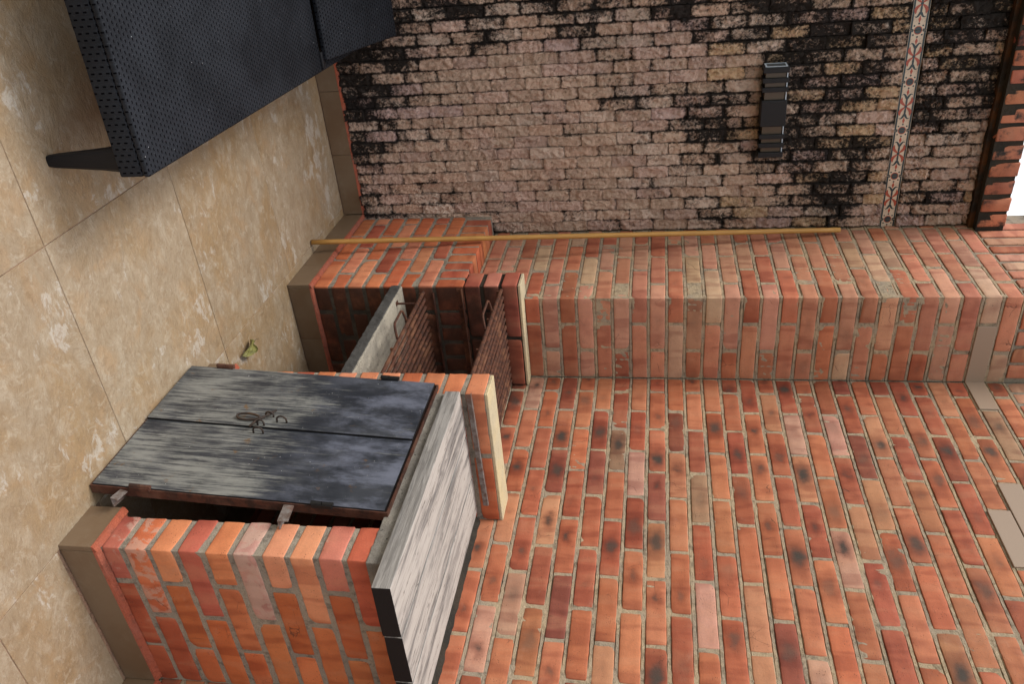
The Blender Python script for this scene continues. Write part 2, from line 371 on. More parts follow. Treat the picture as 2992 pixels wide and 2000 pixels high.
M = {}
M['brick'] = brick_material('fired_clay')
M['brick_cap'] = brick_material('fired_clay_mouldy', mold=0.30)
M['brick_far'] = brick_material('fired_clay_joined', attr='tint')
M['mortar_sand'] = mortar_material('sandy_mortar', (0.50, 0.39, 0.26), (0.40, 0.33, 0.25), 0.42)
M['mortar_grey'] = mortar_material('grey_mortar', (0.38, 0.33, 0.26), (0.30, 0.265, 0.22), 0.45)
M['mortar_shade'] = mortar_material('shade_dark_mortar', (0.10, 0.085, 0.065), (0.06, 0.05, 0.04), 0.7)  # dark mortar with the shade of the niche put into its colour
M['mortar_black'] = mortar_material('blackened_mortar', (0.03, 0.028, 0.024), (0.05, 0.04, 0.03), 0.8)
M['mortar_rusty'] = mortar_material('brown_stained_mortar', (0.13, 0.055, 0.022), (0.03, 0.024, 0.02), 0.8)
M['stone_back'] = mortar_material('dark_tile_adhesive', (0.06, 0.05, 0.045), (0.03, 0.028, 0.025), 0.6)
M['stone'] = stone_material('split_stone')
M['stone_far'] = stone_material('split_stone_joined', attr='tint')
M['tile'] = slate_tile_material('tan_slate_tile')
M['skirt'] = slate_tile_material('brown_skirting_tile', dark=True)
M['grout'] = mortar_material('pink_grout', (0.40, 0.25, 0.17), (0.30, 0.20, 0.14), 0.5)
M['fillet'] = mortar_material('red_painted_fillet', (0.42, 0.11, 0.06), (0.36, 0.12, 0.08), 0.3)
M['wood'] = wood_material('weathered_plank', 'weathered')
M['stick'] = wood_material('varnished_stick', 'stick')
M['concrete'] = concrete_material('rough_grey_concrete', (0.27, 0.25, 0.215), (0.19, 0.175, 0.155))
M['concrete_dark'] = concrete_material('dark_grey_concrete', (0.085, 0.083, 0.08), (0.055, 0.054, 0.052))
M['screed'] = concrete_material('pale_screed', (0.42, 0.38, 0.31), (0.30, 0.275, 0.23))
M['cream'] = mortar_material('cream_screed', (0.68, 0.56, 0.34), (0.60, 0.52, 0.36), 0.12)
M['rust'] = rust_material('rusty_rebar', (0.11, 0.040, 0.022), (0.045, 0.020, 0.014), (0.17, 0.075, 0.04))
M['rust_frame'] = rust_material('brown_primer', (0.085, 0.030, 0.018), (0.035, 0.017, 0.012), (0.12, 0.055, 0.035), 30.0)
M['latch'] = rust_material('dark_latch_iron', (0.045, 0.030, 0.024), (0.03, 0.022, 0.018), (0.10, 0.05, 0.02))
M['bare_steel'] = rust_material('bare_steel', (0.22, 0.20, 0.19), (0.12, 0.085, 0.07), (0.15, 0.055, 0.03), 45.0)
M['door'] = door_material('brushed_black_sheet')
M['door_edge'] = plain('black_edge', (0.012, 0.012, 0.013), 0.5, 0.2)
M['weave'] = weave_material('woven_black_plastic')
M['plastic'] = plain('black_plastic', (0.008, 0.008, 0.010), 0.45, 0.0, 0.1, spec=.2)
M['lamp_black'] = plain('black_lamp_metal', (0.012, 0.012, 0.014), 0.5, 0.0, 0.15, 60.0, 0.08, 0.3)
M['lamp_grey'] = plain('grey_lamp_cap', (0.10, 0.11, 0.12), 0.5, 0.2)
M['lamp_rim_glint'] = plain('pale_lamp_rim_glint', (0.55, 0.62, 0.70), 0.4, 0.0, 0.1)  # real end rim, and the painted glint on the glass
M['cover'] = plain('taupe_plastic', (0.33, 0.245, 0.185), 0.45, 0.0, 0.06, 200.0, 0.03)
M['tile_cream'] = plain('cream_glaze', (0.58, 0.46, 0.35), 0.25, 0.0, 0.12, 30.0, 0.05)
M['tile_dark'] = plain('dark_green_glaze', (0.035, 0.05, 0.055), 0.25, 0.0, 0.1)
M['tile_red'] = plain('red_glaze', (0.36, 0.075, 0.045), 0.25, 0.0, 0.1)
M['tile_rust'] = plain('pale_brown_glaze', (0.42, 0.30, 0.22), 0.25, 0.0, 0.1)
M['leaf'] = plain('dry_leaf', (0.20, 0.19, 0.055), 0.6, 0.0, 0.9, 55.0, 0.5)
M['twig'] = plain('leaf_stem', (0.10, 0.07, 0.03), 0.7)
g_ = NT('lamp_glass'); 
M['glass'] = g_.fin((0.07, 0.05, 0.032), 0.3, None, 0.0, 0.6)

# ------------------------------------------------------------------ mesh helpers
class MB:
    def __init__(s): s.v = []; s.f = []; s.mi = []; s.uv = None
    def box(s, x0, x1, y0, y1, z0, z1, mi=0):
        b = len(s.v)
        s.v += [(x, y, z) for z in (z0, z1) for y in (y0, y1) for x in (x0, x1)]
        for q in ((0, 2, 3, 1), (4, 5, 7, 6), (0, 1, 5, 4), (2, 6, 7, 3), (0, 4, 6, 2), (1, 3, 7, 5)):
            s.f.append(tuple(b + i for i in q)); s.mi.append(mi)
    def poly(s, pts, mi=0):
        b = len(s.v); s.v += [tuple(p) for p in pts]; s.f.append(tuple(range(b, b + len(pts)))); s.mi.append(mi)
    def tube(s, pts, r, n=8, mi=0, closed=False, taper=None):
        pts = [Vector(p) for p in pts]; b = len(s.v); m_ = len(pts)
        up = Vector((0.13, 0.31, 0.94)).normalized()
        for i, p in enumerate(pts):
            if closed: d = pts[(i + 1) % m_] - pts[i - 1]
            else: d = pts[min(i + 1, m_ - 1)] - pts[max(i - 1, 0)]
            d.normalize()
            a = d.cross(up)
            if a.length < 1e-3: a = d.cross(Vector((1, 0, 0)))
            a.normalize(); c = d.cross(a)
            rr = r if taper is None else r * (taper[0] + (taper[1] - taper[0]) * i / max(1, m_ - 1))
            for k in range(n):
                t_ = 2 * math.pi * k / n
                s.v.append(tuple(p + a * (rr * math.cos(t_)) + c * (rr * math.sin(t_))))
        rng = m_ if closed else m_ - 1
        for i in range(rng):
            j = (i + 1) % m_
            for k in range(n):
                l = (k + 1) % n
                s.f.append((b + i * n + k, b + i * n + l, b + j * n + l, b + j * n + k)); s.mi.append(mi)
        if not closed:
            s.f.append(tuple(b + k for k in range(n))[::-1]); s.mi.append(mi)
            s.f.append(tuple(b + (m_ - 1) * n + k for k in range(n))); s.mi.append(mi)
    def mesh(s, name, mats, smooth=False):
        me = bpy.data.meshes.new(name)
        me.from_pydata(s.v, [], s.f)
        for mt in mats: me.materials.append(mt)
        me.polygons.foreach_set('material_index', s.mi)
        if smooth: me.polygons.foreach_set('use_smooth', [True] * len(me.polygons))
        me.update()
        return me

def link(name, me, parent=None, loc=(0, 0, 0), rot=(0, 0, 0), scale=(1, 1, 1), color=None, kind=None, label=None):
    o = bpy.data.objects.new(name, me); COL.objects.link(o)
    o.parent = parent; o.location = loc; o.rotation_euler = rot; o.scale = scale
    if color: o.color = color
    if kind: o['kind'] = kind
    if label: o['label'] = label
    return o

def thing(name, label, cat, loc=(0, 0, 0), group=None, kind=None):
    o = bpy.data.objects.new(name, None); COL.objects.link(o); o.location = loc
    o['label'] = label; o['category'] = cat
    if group: o['group'] = group
    if kind: o['kind'] = kind
    return o

def bevel(me, w, seg=1):
    import bmesh
    bm = bmesh.new(); bm.from_mesh(me)
    bmesh.ops.bevel(bm, geom=[e for e in bm.edges if e.calc_face_angle(0) > 0.5], offset=w, segments=seg, affect='EDGES', profile=0.5)
    bm.to_mesh(me); bm.free(); me.update()
    return me

def rock(name, Lx, Dy, Hz, nx, ny, nz, r, amp, seed, mat, front=0.0, freq=28.0, edge=1.0, chips=0.0):
    """a rough block: rounded box surface lattice with noise; -Y is the show face"""
    idx = {}; vs_ = []; fs = []
    hx, hy, hz = Lx / 2, Dy / 2, Hz / 2
    rs = random.Random(seed)
    off = Vector((rs.uniform(-50, 50), rs.uniform(-50, 50), rs.uniform(-50, 50)))
    chip = [(rs.choice((-1, 1)), rs.choice((-1, 1)), rs.uniform(0.4, 1.0)) for _ in range(2)]
    def sp(i, n, h):
        # cluster a row of vertices near the edge so that it stays crisp
        if n < 3: return -h + 2 * h * i / n
        if i == 0: return -h
        if i == n: return h
        e = r * 1.1
        return -h + e + (2 * h - 2 * e) * (i - 1) / (n - 2)
    def vid(i, j, k):
        key = (i, j, k)
        if key in idx: return idx[key]
        p = Vector((sp(i, nx, hx), sp(j, ny, hy), sp(k, nz, hz)))
        c = Vector((max(-hx + r, min(hx - r, p.x)), max(-hy + r, min(hy - r, p.y)), max(-hz + r, min(hz - r, p.z))))
        d = p - c
        if d.length > 1e-9: p = c + d.normalized() * min(r, d.length if d.length > 0 else r)
        q = p * freq + off
        nv = noise.noise_vector(q)
        p = p + Vector((nv.x * edge, nv.y, nv.z * edge)) * amp
        if chips:
            for (cx, cz, a) in chip:
                dd = math.hypot(p.x - cx * hx, (p.z - cz * hz))
                if dd < 0.018 and p.y < 0: p -= Vector((cx, -0.8, cz)) * chips * a * (1 - dd / 0.018)
        if front and j == 0:
            w = 1.0
            if i in (0, nx): w = 0.70
            if k in (0, nz): w = min(w, 0.75)
            fr = noise.fractal(Vector((p.x * 60, seed * 3.1, p.z * 70)) + off, 0.55, 2.2, 5)
            rg = abs(noise.noise(Vector((p.x * 15, seed * 1.7, p.z * 22)) + off))
            p.y += front * (fr * 0.55 - 0.25 + rg * 0.9) * w - front * 0.12 * (1 - (abs(p.x) / hx) ** 4) * w
        idx[key] = len(vs_); vs_.append(tuple(p)); return idx[key]
    for i in range(nx):
        for k in range(nz):
            fs.append((vid(i, 0, k), vid(i + 1, 0, k), vid(i + 1, 0, k + 1), vid(i, 0, k + 1)))
            fs.append((vid(i, ny, k), vid(i, ny, k + 1), vid(i + 1, ny, k + 1), vid(i + 1, ny, k)))
    for i in range(nx):
        for j in range(ny):
            fs.append((vid(i, j, 0), vid(i, j + 1, 0), vid(i + 1, j + 1, 0), vid(i + 1, j, 0)))
            fs.append((vid(i, j, nz), vid(i + 1, j, nz), vid(i + 1, j + 1, nz), vid(i, j + 1, nz)))
    for j in range(ny):
        for k in range(nz):
            fs.append((vid(0, j, k), vid(0, j, k + 1), vid(0, j + 1, k + 1), vid(0, j + 1, k)))
            fs.append((vid(nx, j, k), vid(nx, j + 1, k), vid(nx, j + 1, k + 1), vid(nx, j, k + 1)))
    me = bpy.data.meshes.new(name); me.from_pydata(vs_, [], fs); me.materials.append(mat)
    me.polygons.foreach_set('use_smooth', [True] * len(me.polygons)); me.update()
    return me

BL, BD, BH = 0.2425, 0.1155, 0.0602
FULL = [rock('brick_mesh', BL, BD, BH, 14, 4, 6, 0.0030, 0.0012, 10 + i, M['brick'], edge=1.5, chips=(0.0035, 0.0015, 0.0025)[i % 3], freq=55) for i in range(10)]
HALF = [rock('half_brick_mesh', 0.1165, BD, BH, 8, 4, 6, 0.0030, 0.0012, 40 + i, M['brick'], edge=1.5, chips=(0.0035, 0.0015, 0.0025)[i % 3], freq=55) for i in range(7)]
CAPB = [rock('cap_brick_mesh', BL, BD, BH, 8, 4, 4, 0.005, 0.002, 60 + i, M['brick_cap'], edge=1.5, chips=0.008) for i in range(6)]

PAL_WALL = [((.43, .160, .080), 6), ((.40, .128, .062), 5), ((.33, .095, .050), 4.0), ((.44, .20, .108), 2.4), ((.46, .25, .18), 0.8), ((.29, .17, .105), 0.2), ((.27, .08, .05), 1.2)]
PAL_PIL = [((.47, .195, .118), 6), ((.43, .15, .080), 3.5), ((.48, .245, .16), 3.6), ((.38, .12, .065), 1.4), ((.48, .31, .20), 1.0), ((.36, .21, .13), 0.35)]
PAL_SHADED = [((.46, .125, .045), 5), ((.36, .085, .038), 3), ((.52, .165, .065), 4)]  # deeper reds carry the shade on the near pier's -y side
PAL_BBQ = [((.53, .175, .075), 6), ((.48, .13, .055), 5), ((.36, .09, .05), 3), ((.56, .22, .12), 2.5)]
rb = random.Random(3)
def pick(pal):
    c = rb.choices([p[0] for p in pal], [p[1] for p in pal])[0]
    k = rb.uniform(0.86, 1.12)
    return tuple(min(0.75, v * k * rb.uniform(0.95, 1.05)) for v in c)

def brick(parent, cx, cy, cz, ln, axis, pal, spot=0.0, lib=None, up=False, smear=0.0, color=None, push=(0, 0)):
    """axis 'x': length along x, show face -y; axis 'y': length along y, show face -x; up: stands on its end"""
    if ln > 0.17: me = rb.choice(lib or FULL); sx = ln / BL
    else: me = rb.choice(HALF) if lib is None else rb.choice(lib); sx = ln / (0.1165 if lib is None else BL)
    rz = 0.0 if axis == 'x' else -math.pi / 2
    j = 0.0012
    c = color or pick(pal)
    o = bpy.data.objects.new('brick', me); COL.objects.link(o)
    o.parent = parent
    o.location = (cx + rb.uniform(-j, j), cy + rb.uniform(-j, j), cz + rb.uniform(-j, j))
    o.rotation_euler = (rb.uniform(-.006, .006), rb.uniform(-.007, .007), rz + rb.uniform(-.004, .004))
    if rb.random() < 0.5: o.rotation_euler.y += math.pi
    o.scale = (sx * rb.uniform(0.988, 1.008), 1.0, rb.uniform(0.97, 1.03))
    o.color = (*c, spot)
    if smear: o['smear'] = smear
    return o

def lump_plane(me_list, name, parent, axis, const, u0, u1, v0, v1, mat, step=0.018, amp=0.002, depth=0.10, course=None):
    """a mortar slab with an uneven show face; with course, every bed joint is raked out along both brick edges.
    axis 'x': face -x at x=const, u=y; axis 'y': face -y at y=const, u=x"""
    nu = max(2, int((u1 - u0) / step))
    if course:
        lv = set([v0, v1])
        k = math.ceil(v0 / course) - 1
        while k * course < v1 + .01:
            for o_ in (-.0085, -.0064, -.0042, 0, .0042, .0064, .0085):
                if v0 < k * course + o_ < v1: lv.add(k * course + o_)
            k += 1
        lv = sorted(lv)
    else:
        n_ = max(2, int((v1 - v0) / step)); lv = [v0 + (v1 - v0) * j / n_ for j in range(n_ + 1)]
    nv = len(lv) - 1
    vs_ = []; fs = []
    for i in range(nu + 1):
        for j in range(nv + 1):
            u = u0 + (u1 - u0) * i / nu; v = lv[j]
            d = noise.noise(Vector((u * 85, v * 120, const * 9))) * amp + noise.noise(Vector((u * 12, v * 12, 3 + const))) * amp * .7
            if course:
                e = abs(v - round(v / course) * course)
                if .0055 < e < .0075: d -= .0062 * max(0, .55 + noise.noise(Vector((u * 9, v * 3, 5))) * 1.3)
                if e < .006 and 0 < j < nv: v += noise.noise(Vector((u * 60, v * 5, 8))) * .0012
            vs_.append((const - d, u, v) if axis == 'x' else (u, const - d, v))
    for i in range(nu):
        for j in range(nv):
            a = i * (nv + 1) + j; q = (a, a + nv + 1, a + nv + 2, a + 1)
            fs.append(q if axis == 'y' else q[::-1])
    b = len(vs_)
    if axis == 'x': vs_ += [(const + depth, u, v) for u, v in ((u0, v0), (u1, v0), (u1, v1), (u0, v1))]
    else: vs_ += [(u, const + depth, v) for u, v in ((u0, v0), (u1, v0), (u1, v1), (u0, v1))]
    fs.append((b, b + 1, b + 2, b + 3))
    bot = [i * (nv + 1) for i in range(nu + 1)]; top = [i * (nv + 1) + nv for i in range(nu + 1)]
    fs.append(tuple(bot[::-1]) + (b, b + 1)); fs.append(tuple(top) + (b + 2, b + 3))
    fs.append(tuple(range(0, nv + 1)) + (b + 3, b)); fs.append(tuple(range(nu * (nv + 1) + nv, nu * (nv + 1) - 1, -1)) + (b + 1, b + 2))
    me = bpy.data.meshes.new(name); me.from_pydata(vs_, [], fs); me.materials.append(mat); me.update()
    return link(name, me, parent)

def joined(name, parent, items, mat, lib):
    """far or hidden repeats as one part. items: (matrix, colour, mesh)"""
    vs_ = []; fs = []; cols = []
    for mtx, c, me in items:
        b = len(vs_)
        vs_ += [tuple(mtx @ v.co) for v in me.vertices]
        for p in me.polygons:
            fs.append(tuple(b + i for i in p.vertices))
            for i in p.vertices:
                co = me.vertices[i].co
                cols.append((*c, min(1, max(0, (abs(co.x) - .058) / .02)) * .20 + min(1, max(0, (abs(co.z) - .015) / .011)) * .22))
    me = bpy.data.meshes.new(name); me.from_pydata(vs_, [], fs); me.materials.append(mat)
    at = me.color_attributes.new('tint', 'FLOAT_COLOR', 'CORNER')
    at.data.foreach_set('color', [x for c in cols for x in c]); me.update()
    return link(name, me, parent, kind='stuff')

# ------------------------------------------------------------------ FLOOR
unseen_lawn_me = MB(); unseen_lawn_me.box(-60, 60, -60, 60, ZF - 0.5, ZF - 0.06)
unseen_lawn = link('ground', unseen_lawn_me.mesh('ground', [plain('unseen_dark_grass', (.045, .065, .02), .95, 0, .6, 6.0, 1.0)]), kind='structure')  # unseen dark grass, added beyond the patio to cut bounced light
floor_me = MB(); floor_me.box(-3.3, 0.5, -3.73, 0.8, ZF - 0.30, ZF - 0.0025)
floor = link('floor', floor_me.mesh('floor', [M['grout']]), kind='structure')
floor['label'] = 'tan slate-look tiled patio floor'
def tile(x0, x1, y0, y1):
    g = 0.0013
    mb = MB(); mb.box(-(x1 - x0) / 2 + g, (x1 - x0) / 2 - g, -(y1 - y0) / 2 + g, (y1 - y0) / 2 - g, -0.008, 0)
    me = bevel(mb.mesh('floor_tile', [M['tile']]), 0.0010)
    o = link('floor_tile', me, floor, ((x0 + x1) / 2, (y0 + y1) / 2, ZF + rb.uniform(-.0004, .0004)))
ys = [-3.73, -3.115, -2.50, -1.885, -1.27, -0.655, -0.04, 0.655]
xs = [-3.3, -2.69, -2.07, -1.46, -0.85, -0.152]
for i in range(len(ys) - 1):
    for k in range(len(xs) - 1): tile(xs[k], xs[k + 1], ys[i], ys[i + 1])
for (a, b) in ((-3.73, -3.115), (-3.115, -2.50), (-2.50, -1.885), (-1.885, -1.64), (-1.45, -1.27), (-1.27, -0.90), (-0.78, -0.655), (-0.655, -0.09)):
    tile(-0.152, 0.375, a, b)
tile(-0.152, -0.110, -0.09, 0.655)

# ------------------------------------------------------------------ skirting helper
def skirting(parent, axis, const, u0, u1, joints=(), out=0.017, flip=False, zt=ZSK):
    """upright brown tiles along a wall foot with a red mortar fillet on top"""
    cuts = sorted([u0, u1] + [j for j in joints if u0 < j < u1])
    sg = -1 if not flip else 1
    for a, b in zip(cuts[:-1], cuts[1:]):
        mb = MB(); g = 0.0006
        o0, o1 = (0.0, out)
        if axis == 'x': mb.box(min(const, const + sg * out), max(const, const + sg * out), a + g, b - g, ZF + .0002, zt)
        else: mb.box(a + g, b - g, min(const, const + sg * out), max(const, const + sg * out), ZF + .0002, zt)
        link('skirting_tile', bevel(mb.mesh('skirting_tile', [M['skirt']]), 0.0012), parent)
    # fillet: slanting strip
    mb = MB(); n = max(2, int((u1 - u0) / 0.03)); b = 0
    for i in range(n + 1):
        u = u0 + (u1 - u0) * i / n
        wob = noise.noise(Vector((u * 22, const * 3, 0))) * 0.0025
        for (d, z) in ((out + 0.001, zt - 0.001), (out - 0.001 + wob * .3, zt + 0.006 + wob), (0.001, zt + 0.012 + wob), (0.001, zt - 0.001)):
            mb.v.append((const + sg * d, u, z) if axis == 'x' else (u, const + sg * d, z))
    for i in range(n):
        for k in range(4):
            l = (k + 1) % 4
            mb.f.append((i * 4 + k, i * 4 + l, (i + 1) * 4 + l, (i + 1) * 4 + k)); mb.mi.append(0)
    mb.f.append((0, 1, 2, 3)); mb.f.append(tuple(n * 4 + k for k in (3, 2, 1, 0))); mb.mi += [0, 0]
    link('mortar_fillet', mb.mesh('mortar_fillet', [M['fillet']]), parent)

# ------------------------------------------------------------------ LONG BRICK WALL (x = W, faces -x)
wall = thing('brick_wall', 'tall wall of orange facing bricks with sandy mortar, behind the wooden counter', 'wall', (W, -1.3, ZF))
wall_off = Vector((W, -1.3, ZF))
root_fix = []
def under(root):
    root_fix.append(root)
ZW1 = 26 * H + 0.30
PR = 0.0022
mort = lump_plane(None, 'mortar', None, 'x', W + PR, -3.4, -0.002, ZF, 25 * H + 0.005, M['mortar_sand'], 0.009, 0.0016, 0.11, course=H)
mort2 = lump_plane(None, 'mortar', None, 'x', W + PR, -3.4, -0.002, 25 * H + 0.005, ZW1, M['mortar_grey'], 0.03, 0.002, 0.11)
wall_parts = [mort, mort2]
far_items = []
def wall_brick(y1, y0, n, spot=True):
    """one brick of the long wall between y0 < y1 in course n"""
    ln = y1 - y0 - 0.0128
    if ln < 0.025: return
    z = n * H + H / 2; cy = (y0 + y1) / 2
    seen = (cy > -2.12 and z > -0.16 and z < 1.86) or (cy < -1.60 and cy > -2.12)
    if not seen:
        me = rb.choice(FULL if ln > .17 else HALF)
        mtx = Matrix.Translation((W + BD / 2, cy, z)) @ Matrix.Rotation(-math.pi / 2, 4, 'Z') @ Matrix.Diagonal((ln / (BL if ln > .17 else .1165), 1, 1, 1))
        far_items.append((mtx, pick(PAL_WALL), me)); return
    sp = rb.choice([0, 0.3, 0.5, 0.7, 0.9, 1.0]) if rb.random() < 0.8 else 0
    o = brick(None, W + BD / 2, cy, z, ln, 'y', PAL_WALL, sp, smear=rb.choice([0, 0, 0, 0.12]))
    wall_parts.append(o)
PLATES = {(21, 2), (22, 2)}
for n in range(-13, 25):
    o0 = 0.105 if n % 2 == 0 else 0.240
    edges = [0.0]
    k = 0
    while o0 + k * L < 3.35:
        edges.append(-(o0 + k * L)); k += 1
    if n == 23: edges = [0.0, -0.19] + [e for e in edges if e < -0.30]
    for a, b in zip(edges[:-1], edges[1:]):
        if n == 21 and abs(b - (-1.005)) < 0.02 or n == 22 and abs(b - (-0.87)) < 0.02 or (n == 23 and a == 0.0):
            mb = MB(); mb.box(-.004, .02, -(a - b) / 2 + .003, (a - b) / 2 - .003, -H / 2 + .002, H / 2 - .002)
            wall_parts.append(link('cover_plate', bevel(mb.mesh('cover_plate', [M['cover']]), .002, 2), None, (W, (a + b) / 2, n * H + H / 2), label='smooth taupe plate set in place of a brick'))
            continue
        wall_brick(a, b, n)
for i in range(44):      # soldier course
    cy = -0.036 - i * 0.0745
    if cy < -3.3: break
    me = rb.choice(FULL)
    if cy > -2.1:
        o = brick(None, W + BD / 2, cy, 25 * H + 0.1275, BL, 'y', PAL_PIL, 0)
        o.rotation_euler = (math.pi / 2, math.pi / 2, -math.pi / 2)
        o.rotation_euler = (Matrix.Rotation(-math.pi / 2, 4, 'Z') @ Matrix.Rotation(math.pi / 2, 4, 'Y')).to_euler()
        wall_parts.append(o)
    else:
        far_items.append((Matrix.Translation((W + BD / 2, cy, 25 * H + .1275)) @ Matrix.Rotation(-math.pi / 2, 4, 'Z') @ Matrix.Rotation(math.pi / 2, 4, 'Y'), pick(PAL_PIL), me))
wall_parts.append(joined('joined_bricks', None, far_items, M['brick_far'], None))
def adopt(root, parts):
    inv = -Vector(root.location)
    for p in parts:
        p.parent = root; p.location = Vector(p.location) + inv
before = set(o.name for o in COL.objects)
skirting(None, 'x', W, -3.4, -1.628, (-2.0, -2.6, -3.2))
skirting(None, 'x', W, -1.485, -0.905, ()); skirting(None, 'x', W, -0.78, -0.09, (-.45,))
wall_parts += [o for o in COL.objects if o.name not in before]
adopt(wall, wall_parts)

# ------------------------------------------------------------------ BRICK PILASTER (x 0..W, y 0..S)
pil = thing('brick_pilaster', 'square salmon brick pilaster in the corner between stone wall and brick wall', 'pilaster', (0.19, 0.3, -0.31))
pp = []
ZB0 = -5
core = MB(); core.box(PR + .004, W + 0.11, PR + .004, S + .10, -0.62, ZW1)
pp.append(link('mortar', core.mesh('mortar', [M['mortar_grey']])))
pp.append(lump_plane(None, 'mortar', None, 'x', PR - .0005, PR + .0008, S + .02, -0.30, 25 * H, M['mortar_sand'], 0.009, 0.0013, 0.02, course=H))
pp.append(lump_plane(None, 'mortar', None, 'y', PR - .0005, PR - .0006, W, -0.30, 25 * H, M['mortar_sand'], 0.009, 0.0013, 0.02, course=H))
g = 0.0115
for n in range(-4, 25):
    z = n * H + H / 2
    sm = rb.choice([0, 0, 0, .1, .2])
    def c0(): return pick(PAL_PIL)
    if n % 2:     # corner brick runs along y
        pp.append(brick(None, BD / 2, BL / 2, z, BL, 'y', PAL_PIL, rb.choice([0, 0, .25])))
        if n == 23:
            mb = MB(); mb.box(-(W - .128) / 2, (W - .128) / 2, -.004, .02, -H / 2 + .002, H / 2 - .002)
            pp.append(link('cover_plate', bevel(mb.mesh('cover_plate', [M['cover']]), .002, 2), None, ((W + .128) / 2, 0, z), label='smooth taupe plate set in place of a brick'))
        else:
            pp.append(brick(None, (W + .127) / 2, BD / 2, z, W - .127 - .003, 'x', PAL_PIL, rb.choice([0, 0, .2])))
        ed = [L, 2 * L, S - .02]
        for a, b in zip(ed[:-1], ed[1:]):
            pp.append(brick(None, BD / 2, (a + b) / 2, z, b - a - g, 'y', PAL_PIL, 0))
    else:
        pp.append(brick(None, BL / 2, BD / 2, z, BL, 'x', PAL_PIL, rb.choice([0, 0, .25])))
        pp.append(brick(None, (W + .257) / 2, BD / 2, z, W - .257 - .003, 'x', PAL_PIL, rb.choice([0, 0, .3])))
        ed = [L / 2, 1.5 * L, 2.5 * L, S - .0]
        for a, b in zip(ed[:-1], ed[1:]):
            if b - a - g > .02: pp.append(brick(None, BD / 2, (a + b) / 2, z, b - a - g, 'y', PAL_PIL, 0))
for i in range(9):
    o = brick(None, BD / 2, 0.034 + i * .0765, 25 * H + .1275, BL, 'y', PAL_PIL, 0)
    o.rotation_euler = (Matrix.Rotation(-math.pi / 2, 4, 'Z') @ Matrix.Rotation(math.pi / 2, 4, 'Y')).to_euler(); pp.append(o)
for i in range(1, 5):
    o = brick(None, 0.034 + i * .0765, BD / 2, 25 * H + .1275, BL, 'x', PAL_PIL, 0)
    o.rotation_euler = (0, math.pi / 2, 0); pp.append(o)
adopt(pil, pp)

# ------------------------------------------------------------------ STONE WALL (y = S, faces -y)
stw = thing('stone_wall', 'garden wall faced with upright split beige stones blackened by lichen, behind the lounger', 'wall', (-1.2, S, ZF))
sp_ = []
SW, SH = 0.0522, 0.1555
mb = MB(); mb.box(-3.2, 0.0055, S + 0.012, S + 0.14, ZF, 1.822)
sp_.append(link('wall_core', mb.mesh('wall_core', [M['stone_back']])))
STN = [rock('stone_mesh', SH - .0012, 0.026, SW - .0022, 24, 2, 10, 0.0010, 0.0006, 80 + i, M['stone'], front=0.019, freq=30) for i in range(16)]
CUTS = [rock('cut_stone_mesh', .06, 0.026, SW - .0022, 10, 2, 10, 0.0010, 0.0006, 120 + i, M['stone'], front=0.017, freq=30) for i in range(5)]
PAL_ST = [((.76, .55, .42), 6), ((.74, .51, .385), 4), ((.76, .53, .44), 3), ((.68, .48, .44), 1.0), ((.78, .60, .49), 2)]
stones = []
zlow = ZSK + .002
rs = random.Random(11)
colpr = {}
for ci in range(62):
    x = -0.006 - SW / 2 - ci * SW; colpr[round(x, 4)] = rs.uniform(-.002, .004)
    ph = (ci % 2) * 0.5 + rs.choice([0, 0, 0, .12, -.1]) + rs.uniform(-.03, .03)
    for (za, zb, ph2) in ((zlow, 1.4585, ph), (1.5265, 1.822, ph * .6 + .3)):
        z = za - SH * (ph2 % 1.0)
        while z < zb - .012:
            a, b = max(z, za), min(z + SH, zb)
            if b - a > 0.014: stones.append((x, a, b))
            z += SH
Cc = Vector((-1.6255, -2.9703, .4764))
def vis(x, a, b):
    p = Vector((x, S, (a + b) / 2)); d = p - Cc
    v = 1496 + F * d.dot(U_) / d.dot(F_); u = 1000 + F * d.dot(R_) / d.dot(F_)
    inside = -25 < u < 2010 and v > 980 and v < 3000
    if u < 110 and v < 1140: inside = False
    return inside, (b - a) * F / d.dot(F_) * (F / d.dot(F_)), u
scored = []
for s_ in stones:
    i_, a_, u_ = vis(*s_)
    scored.append((0 if i_ else 1, -a_, u_, s_))
scored.sort(key=lambda q: (q[0], q[1]))
items = []
for r_, (f_, a_, u_, (x, a, b)) in enumerate(scored):
    ln = b - a; zc = (a + b) / 2
    lib, l0 = (STN, SH - .0012) if ln > .085 else (CUTS, .06)
    me = rs.choice(lib)
    pr = rs.uniform(0, .010) + (rs.random() < .2) * .006 + colpr[round(x, 4)]
    flip = rs.random() < .5
    rot = Matrix.Rotation(math.pi / 2 if flip else -math.pi / 2, 4, 'Y')
    c = rs.choices([q[0] for q in PAL_ST], [q[1] for q in PAL_ST])[0]
    if zc > .75 and rs.random() < .20: c = (.74, .50, .30)
    k = rs.uniform(.82, 1.12); c = tuple(v * k for v in c)
    if r_ < 300:
        o = bpy.data.objects.new('stone', me); COL.objects.link(o)
        o.location = (x, S + .009 - pr, zc); o.rotation_euler = (0, math.pi / 2 if flip else -math.pi / 2, 0)
        o.scale = ((ln - .0012) / l0, 1, 1); o.color = (*c, 1); sp_.append(o)
    else:
        mtx = Matrix.Translation((x, S + .009 - pr, zc)) @ rot @ Matrix.Diagonal(((ln - .0012) / l0, 1, 1, 1))
        items.append((mtx, c, me))
sp_.append(joined('joined_stones', None, items, M['stone_far'], None))

